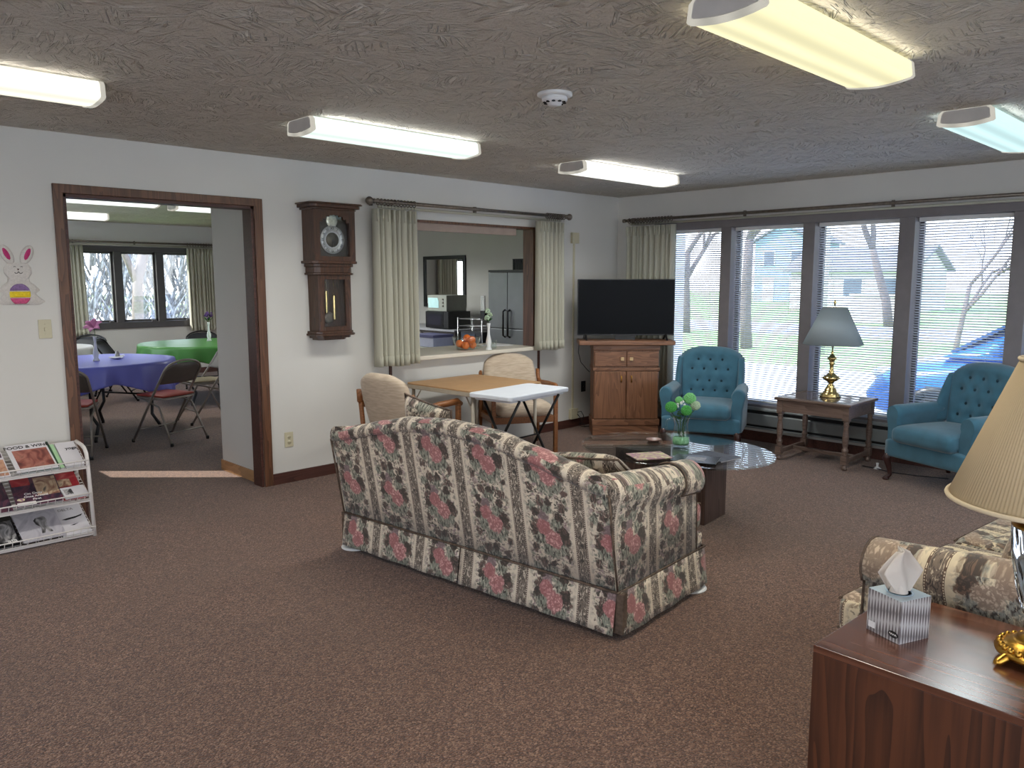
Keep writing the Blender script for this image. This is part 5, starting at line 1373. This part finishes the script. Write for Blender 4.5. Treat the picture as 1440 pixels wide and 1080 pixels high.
for y0, y1 in ((-.42, .018), (.024, .40)):
    dr = MB().box(0, .028, y0, y1, .90, 1.655).build('door', M['steel'], t, bevel=.006)
    MB().tube([(-.002, .021+(.045 if y0 > 0 else -.045), 1.15), (-.04, .021+(.045 if y0 > 0 else -.045), 1.13), (-.04, .021+(.045 if y0 > 0 else -.045), .80), (-.002, .021+(.045 if y0 > 0 else -.045), .78)], .013, 8).build('handle', M['blackpl'], dr)
MB().box(0, .028, -.42, .40, .08, .89).build('freezer_drawer', M['steel'], t, bevel=.006)
MB().box(.0, .75, -.42, .40, 1.66, 1.69).build('top_hinge_cover', M['blackpl'], t)
MB().box(.03, .72, -.40, .38, 0, .03).build('base_grille', M['dark'], t)
t = thing('mesh_basket', 'dark mesh basket on top of the refrigerator', 'basket', (.86, 2.0, 1.69))
m = MB()
for i in range(12):
    m.box(-.12, -.116, -.20+.0345*i, -.185+.0345*i, 0, .14); m.box(.116, .12, -.20+.0345*i, -.185+.0345*i, 0, .14)
m.box(-.12, .12, -.2, -.196, 0, .14).box(-.12, .12, .196, .2, 0, .14).box(-.12, .12, -.2, .2, 0, .004).box(-.124, -.115, -.2, .2, .135, .145).box(.115, .124, -.2, .2, .135, .145)
m.build('basket_wall', M['blackmetal'], t)
MB().box(-.10, .10, -.17, .17, .006, .10).build('liner', plain('dark_liner', S(48, 50, 52), .7), t)
t = thing('wire_cart', 'chrome wire shelf cart beside the refrigerator', 'cart', (.80, 2.99, 0))
ch = plain('chrome_wire', S(190, 190, 192), .25, .8)
for sx in (-.14, .14):
    for sy in (-.26, .26): MB().cyl((sx, sy, 0), (sx, sy, 1.02), .010, n=8).build('post', ch, t)
for z in (.30, .62, .90, 1.0):
    m = MB()
    for i in range(8): m.tube([(-.14+.04*i, -.26, z), (-.14+.04*i, .26, z)], .003, 5)
    m.tube([(-.14, -.26, z), (.14, -.26, z), (.14, .26, z), (-.14, .26, z)], .005, 6, closed=True).build('wire_shelf', ch, t)
t = thing('toaster_oven', 'dark toaster oven inside the chrome wire cart', 'toaster oven', (.80, 2.99, .6235))
MB().box(-.125, .13, -.22, .22, .0, .20).build('housing', plain('dark_grey_enamel', S(54, 56, 62), .35), t, bevel=.005)
MB().box(-.131, -.126, -.10, .20, .03, .17).build('door_window', plain('blue_grey_glass', S(84, 92, 106), .1), t)
MB().lathe([(0, 0), (.02, 0), (.018, -.015), (0, -.015)], 12, M=Matrix.Translation((-.126, -.16, .12))@Matrix.Rotation(pi/2, 4, 'Y')).build('knob', M['blackpl'], t)
t = thing('utensil_block', 'black block holding white handled utensils on the wire cart', 'utensil block', (.78, 2.80, 1.0035))
MB().box(-.05, .05, -.045, .045, 0, .12).build('block', M['blackpl'], t, bevel=.004)
for i in range(3): MB().box(-.045, -.025, -.037+.029*i, -.018+.029*i, .12, .33).build('handle', M['milk'], t, bevel=.003)
t = thing('storage_box', 'grey blue storage box at the left of the kitchen', 'box', (.30, 3.40, 0))
MB().box(-.18, .18, -.25, .25, .62, .78).build('box_body', plain('grey_blue_card', S(140, 142, 158), .6), t, bevel=.004)
MB().box(-.185, .185, -.255, .255, .75, .79).build('lid', plain('dark_blue_lid', S(62, 62, 92), .6), t, bevel=.003)
t2 = thing('utility_stand', 'small white stand under the storage box in the kitchen', 'stand', (.30, 3.40, 0))
MB().box(-.24, .24, -.32, .32, .59, .615).build('stand_top', plain('pale_grey_top', S(150, 150, 140), .5), t2)
for sx in (-.2, .2):
    for sy in (-.28, .28): MB().cyl((sx, sy, 0), (sx, sy, .59), .015, n=8).build('leg', M['greypanel'], t2)

# ---------------------------------------------------------------- outdoors
GZ = -.30
def m_lawn():
    q = NT('spring_lawn'); o = q.obj()
    c = q.mix(q.mr(q.noise(o, .35, 4), .35, .65), S(124, 156, 88), S(158, 174, 116))
    c = q.mix(q.mr(q.noise(o, 9, 3), .3, .7, 0, .3), c, S(96, 120, 62))
    return q.done(q.pbr(c, .95))
o = MB().box(.45, 120, -80, 110, GZ-.1, GZ).build('lawn_ground', m_lawn()); struct(o)
conc = plain('pale_concrete', S(214, 210, 204), .85, 0, .06, 2)
o = MB().box(1.2, 9.5, -60, 60, GZ, GZ+.012).build('driveway_path', conc); struct(o)
o = MB().box(19.0, 25.5, -60, 80, GZ, GZ+.012).build('road', plain('asphalt', S(170, 168, 170), .9, 0, .08, 3)); struct(o)
o = MB().box(-60, .44, 8.02, 90, GZ-.1, GZ).build('dining_lawn_ground', m_lawn()); struct(o)
o = MB().box(-60, -10.22, -60, 8.0, GZ-.1, GZ).box(-10.22, .44, -60, -9.22, GZ-.1, GZ).build('unseen_bounce_ground', conc); struct(o)  # unseen pale ground, added to bounce sunlight up onto the ceiling
bark = plain('grey_bark', S(116, 104, 98), .9, 0, .2, 12)
def tree(label, x, y, h, seed, depth=4, r=.16, spread=.62, group='bare trees across the lawn'):
    t = thing('bare_tree', label, 'tree', (x, y, GZ), 0, group)
    rnd = random.Random(seed); tr = MB(); br = MB()
    def grow(p, d, L, r, k):
        pts = [p]; q = p; dd = d
        for i in range(3):
            dd = (dd+Vector((rnd.uniform(-.14, .14), rnd.uniform(-.14, .14), rnd.uniform(-.03, .10)))).normalized(); q = q+dd*(L/3); pts.append(q)
        (tr if k == depth else br).tube(pts, [r, r*.9, r*.8, r*.66], 7 if k > 2 else 4)
        if k == 0: return
        for j in range(3 if k > 1 else 4):
            a = rnd.uniform(0, 6.28); s = rnd.uniform(.45, 1.0)*spread
            n = dd.orthogonal().normalized(); b = dd.cross(n)
            nd = (dd+(n*cos(a)+b*sin(a))*s*1.3).normalized()
            grow(pts[1+rnd.randint(1, 2)], nd, L*rnd.uniform(.62, .82), r*.58, k-1)
    grow(Vector((0, 0, -.05)), Vector((rnd.uniform(-.05, .05), rnd.uniform(-.05, .05), 1)).normalized(), h*.36, r, depth)
    tr.build('trunk', bark, t, fix=False); br.build('branches', bark, t, fix=False)
    return t
tree('tall bare tree seen through the second blind, above the first teal chair', 13.0, 5.5, 8.5, 3, 5, .17)
tree('bare spreading tree outside the blind behind the brass lamp', 26.0, 6.5, 9.0, 8, 5, .2, .6)
tree('slender bare tree seen above the blue car', 12.5, .15, 5.0, 12, 4, .07, .75)
tree('bare tree outside the first blind, right of the television', 17.5, 10.4, 8.0, 21, 5, .16, .65)
tree('bare tree past the driveway at the far right behind the blue car', 19.0, -1.3, 9.0, 44, 5, .16, .75)
def siding(name, c, st=14):
    q = NT(name); o = q.obj(); z = q.n('SeparateXYZ', {0: o}).outputs[2]
    f = q.mth('FRACT', q.mth('MULTIPLY', z, 1/.18))
    return q.done(q.pbr(q.mix(q.mr(f, 0, .16), [a*.72 for a in c], c), .7))
def house(label, x, y, w, d, h, rz, wallm, roofm, rh, wins, doors=(), group=None):
    t = thing('house', label, 'house', (x, y, GZ), rz, group)      # front faces local -x ; w along y
    MB().box(0, d, -w/2, w/2, 0, h).build('wall', wallm, t)
    m = MB(); e = .4
    m.prism([(-w/2-e, h), (0, h+rh), (w/2+e, h), (w/2+e, h-.14), (0, h+rh-.16), (-w/2-e, h-.14)], 'x', -e, d+e); m.build('roof', roofm, t)
    MB().prism([(-w/2, h), (w/2, h), (0, h+rh-.15)], 'x', .0, d).build('gable', wallm, t)
    for yy, zz, ww_, hh in wins:
        f = MB().box(-.06, .0, yy-ww_/2-.09, yy+ww_/2+.09, zz-.09, zz+hh+.09).build('window', M['white_pl'], t)
        MB().box(-.075, -.061, yy-ww_/2, yy+ww_/2, zz, zz+hh).build('pane', plain('far_pane', S(88, 100, 116), .15), f)
    for yy, ww_, hh in doors:
        MB().box(-.05, .0, yy-ww_/2, yy+ww_/2, 0, hh).build('garage_door' if ww_ > 1.5 else 'door', M['white_pl'], t)
    return t
roofg = plain('grey_shingle', S(128, 128, 132), .9, 0, .12, 6)
house('pale blue sided house seen through the second blind', 58, 27.3, 5.0, 7, 5.2, R(6), siding('blue_siding', S(150, 182, 214)), roofg, 1.6, [(-1.2, 3.2, .9, 1.1), (1.2, 3.2, .9, 1.1), (-1.2, .9, .9, 1.1)], [(1.2, 1.0, 2.1)])
t = house('long white house seen behind the brass lamp', 45, 11.2, 6.0, 7.4, 2.5, R(90), siding('white_siding', S(226, 226, 224)), roofg, 1.5, [])
for x, w_ in ((1.2, 1.1), (3.4, 1.1)):
    f = MB().box(x-w_/2-.09, x+w_/2+.09, 3.0, 3.06, .8, 2.0).build('window', M['white_pl'], t)
    MB().box(x-w_/2, x+w_/2, 3.061, 3.075, .9, 1.9).build('pane', plain('far_pane', S(88, 100, 116), .15), f)
MB().box(4.6, 7.0, 3.0, 3.05, 0, 2.1).build('garage_door', M['white_pl'], t)
def m_brick():
    q = NT('red_brick'); v = q.n('TexCoord').outputs['Object']
    b = q.n('TexBrick', {'Vector': q.map(v, (1, 1, 1), (pi/2, 0, pi/2)), 'Color1': rgba(S(168, 108, 96)), 'Color2': rgba(S(148, 92, 84)), 'Mortar': rgba(S(206, 196, 190)), 'Scale': 2.2, 'Mortar Size': .03})
    return q.done(q.pbr(b.outputs[0], .85))
t = thing('brick_planter', 'low red brick wall across the road seen beside the brass lamp', 'brick wall', (28.6, 8.05, GZ))
MB().box(0, .5, -1.1, 1.1, 0, 1.15).build('brick_face', m_brick(), t)
MB().box(-.05, .55, -1.15, 1.15, 1.15, 1.25).build('cap', conc, t)
t = thing('street_pole', 'pale pole standing beyond the brass lamp', 'pole', (12.5, 3.15, GZ))
MB().cyl((0, 0, 0), (0, 0, 6.5), .08, .06, 10).build('shaft', plain('pale_pole', S(206, 206, 206), .6), t)
MB().box(-.05, .05, -.6, .6, 5.9, 6.0).build('cross_arm', bark, t)
# the car parked along the window wall
t = thing('car', 'blue car parked outside the window behind the right teal chair', 'car', (3.72, -1.70, GZ))
blue = plain('blue_car_paint', S(52, 112, 196), .22, .1, .02, 3, Coat_Weight=.8)
P = [(0, .42, .56), (.04, .30, .66), (.12, .24, .80), (.35, .22, .90), (.9, .22, .98), (1.3, .22, 1.02), (3.6, .22, 1.04), (4.2, .24, 1.02), (4.42, .32, .95), (4.48, .42, .70)]
rings = []
for s, z0, z1 in P:
    w = .80+.08*min(1, s/.5)*min(1, (4.6-s)/.5)
    q = []
    for k in range(20):
        a = 2*pi*k/20; ca, sa = cos(a), sin(a)
        px = math.copysign(abs(ca)**.45, ca)*w; pz = (z0+z1)/2+math.copysign(abs(sa)**.5, sa)*(z1-z0)/2
        q.append((px*(1-.05*max(0, (pz-.7))), -s, pz))
    rings.append(q)
MB().loft(rings).build('body', blue, t)
G = [(.78, .98, 1.0), (1.15, .98, 1.24), (1.55, .98, 1.46), (1.9, .98, 1.52), (2.9, .98, 1.53), (3.5, .98, 1.48), (4.0, .98, 1.30), (4.35, .98, 1.05)]
rings = []
for s, z0, z1 in G:
    q = []
    for k in range(16):
        v = k/15; zz = z0+(z1-z0)*(1-abs(2*v-1)**2.6)
        px = (v*2-1); px = math.copysign(abs(px)**.8, px)*(.80-.17*(zz-z0)/.55)
        q.append((px, -s, zz))
    rings.append(q)
cab = MB().loft(rings).build('cabin', blue, t)
gl = plain('tinted_car_glass', S(60, 92, 140), .08, .2)
for sx in (-1, 1):
    for poly in ([(1.28, 1.06), (1.62, 1.40), (2.35, 1.44), (2.35, 1.06)], [(2.43, 1.06), (2.43, 1.44), (3.3, 1.41), (3.3, 1.06)], [(3.38, 1.06), (3.38, 1.40), (3.75, 1.32), (4.05, 1.06)]):
        vs = [(sx*(.815-.185*(z-1.0)/.55+.012), -s, z) for s, z in poly]; vs2 = [(x-sx*.02, y, z) for x, y, z in vs]
        MB().loft([vs, vs2]).build('side_window', gl, t)
MB().add([(-.66, -.86, 1.045), (.66, -.86, 1.045), (.52, -1.50, 1.45), (-.52, -1.50, 1.45), (-.66, -.88, 1.02), (.66, -.88, 1.02), (.52, -1.52, 1.42), (-.52, -1.52, 1.42)], [(0, 1, 2, 3), (4, 7, 6, 5), (0, 4, 5, 1), (1, 5, 6, 2), (2, 6, 7, 3), (3, 7, 4, 0)]).build('windshield', gl, t)
for sx in (-1, 1):
    for s in (.78, 3.62):
        wl = MB().lathe([(.20, -.10), (.30, -.10), (.325, -.07), (.325, .07), (.30, .10), (.20, .10), (.20, -.10)], 28, M=Matrix.Translation((sx*.80, -s, .325))@Matrix.Rotation(pi/2, 4, 'Y')).build('wheel', M['blackpl'], t)
        MB().lathe([(0, -.07), (.20, -.09), (.20, .09), (0, .07)], 20, M=Matrix.Translation((sx*.80, -s, .325))@Matrix.Rotation(pi/2, 4, 'Y')).build('rim', M['steel'], wl)
    MB().ball((sx*.62, -.13, .74), (.16, .13, .075), 14, 8).build('headlight', M['milk'], t)
    MB().ball((sx*.95, -1.38, 1.10), (.09, .06, .07), 12, 8).build('side_mirror', blue, t)
MB().box(-.45, .45, -.03, .02, .42, .54).build('grille', M['dark'], t)
# trees beyond the dining room windows
for i, (x, y, h, sd, l) in enumerate(((-2.6, 15.0, 7, 51, 'pale bare tree outside the left pane of the dining windows'), (1.4, 18.5, 7.5, 52, 'bare tree with a thick trunk outside the middle dining pane'), (5.6, 17.0, 7, 53, 'bare tree outside the right pane of the dining windows'), (-3.0, 20.0, 5.5, 54, 'tall bare tree farther back beyond the dining windows'))):
    tree(l, x, y, h, sd, 4, .18, .55, 'trees outside the dining room')
hd = []
q = NT('pale_brush'); ob = q.obj()
brush = q.done(q.pbr(q.mix(q.mr(q.noise(ob, 7, 4), .35, .65), S(118, 116, 112), S(176, 175, 174)), .9))
rnd = random.Random(77); m = MB()
for i in range(1800):
    x = rnd.uniform(-5, 12); y = rnd.uniform(25.5, 31); z = rnd.uniform(0, 7.5)*(.75+.25*sin(x*.8)); a = rnd.uniform(0, 6.28)
    m.tube([(x, y, max(0, z-.8)), (x+.3*cos(a), y+.3*sin(a), z), (x+.7*cos(a), y+.7*sin(a), z+.6)], [.05, .04, .01], 4)
o = m.build('garden_brush', brush, fix=False); o.location = (0, 0, GZ); tag(o, 'pale tangled brush along the back of the garden outside the dining room', 'brush', kind='stuff')

# ---------------------------------------------------------------- sun, sky, camera
sun = bpy.data.lights.new('sun', 'SUN'); sun.energy = 9.0; sun.angle = R(.5); sun.color = (1, .95, .86)
so = bpy.data.objects.new('sun', sun); COL.objects.link(so)
az, el = R(-44), R(40)
dv = Vector((cos(az)*cos(el), sin(az)*cos(el), -sin(el)))
so.rotation_euler = dv.to_track_quat('-Z', 'Y').to_euler(); so.location = (-20, 10, 12)
w = bpy.data.worlds.new('sky'); SC.world = w; w.use_nodes = True
nt = w.node_tree; bg = nt.nodes['Background']
tc = nt.nodes.new('ShaderNodeTexCoord'); sp = nt.nodes.new('ShaderNodeSeparateXYZ'); cr = nt.nodes.new('ShaderNodeValToRGB')
nt.links.new(tc.outputs['Generated'], sp.inputs[0]); nt.links.new(sp.outputs[2], cr.inputs[0]); nt.links.new(cr.outputs[0], bg.inputs[0])
cr.color_ramp.elements[0].color = (.95, .97, 1, 1); cr.color_ramp.elements[1].color = (.42, .62, 1, 1); cr.color_ramp.elements[1].position = .7
bg.inputs[1].default_value = 4.6
# sampling portals: they only steer rays through the window openings, the added ones too
def portal(loc, rot, sx, sy):
    l = bpy.data.lights.new('window_portal', 'AREA'); l.shape = 'RECTANGLE'; l.size = sx; l.size_y = sy; l.cycles.is_portal = True
    o = bpy.data.objects.new('window_portal', l); COL.objects.link(o); o.location = loc; o.rotation_euler = rot
portal((XB+.19, (WY0+WY1)/2, (WZ0+WZ1)/2), (0, R(90), 0), WZ1-WZ0, WY0-WY1)
portal((-10.16, -5.55, 1.25), (0, R(-90), 0), 1.8, 5.3)
portal((-5.0, -9.15, 1.3), (R(90), 0, 0), 8.4, 1.65)
portal((-5.78, 5.5, 1.58), (0, R(-90), 0), 1.05, 3.45)
portal((-2.19, DY+.16, 1.45), (R(-90), 0, 0), 1.75, 1.15)
cam = bpy.data.cameras.new('camera'); co = bpy.data.objects.new('camera', cam); COL.objects.link(co)
f_, pitch, yaw, roll = 1107.17, .130455, .795998, -.00068
fw = Vector((cos(pitch)*cos(yaw), cos(pitch)*sin(yaw), -sin(pitch)))
rt = fw.cross(Vector((0, 0, 1))).normalized(); up = rt.cross(fw)
r2 = rt*cos(roll)+up*sin(roll); u2 = up*cos(roll)-rt*sin(roll)
mw = Matrix((r2, u2, -fw)).transposed().to_4x4(); mw.translation = (-6.7682, -5.4549, 1.5445)
co.matrix_world = mw
cam.sensor_width = 36; cam.lens = f_/1440*36; cam.clip_start = .02; cam.clip_end = 500
SC.camera = co
vs = SC.view_settings
vs.view_transform = 'Standard'; vs.look = 'None'; vs.gamma = 1; vs.use_curve_mapping = False; vs.exposure = 0.25
SC.cycles.use_denoising = True
SC.cycles.max_bounces = 8; SC.cycles.transparent_max_bounces = 16; SC.cycles.caustics_reflective = False; SC.cycles.caustics_refractive = False
SC.cycles.sample_clamp_indirect = 4.0
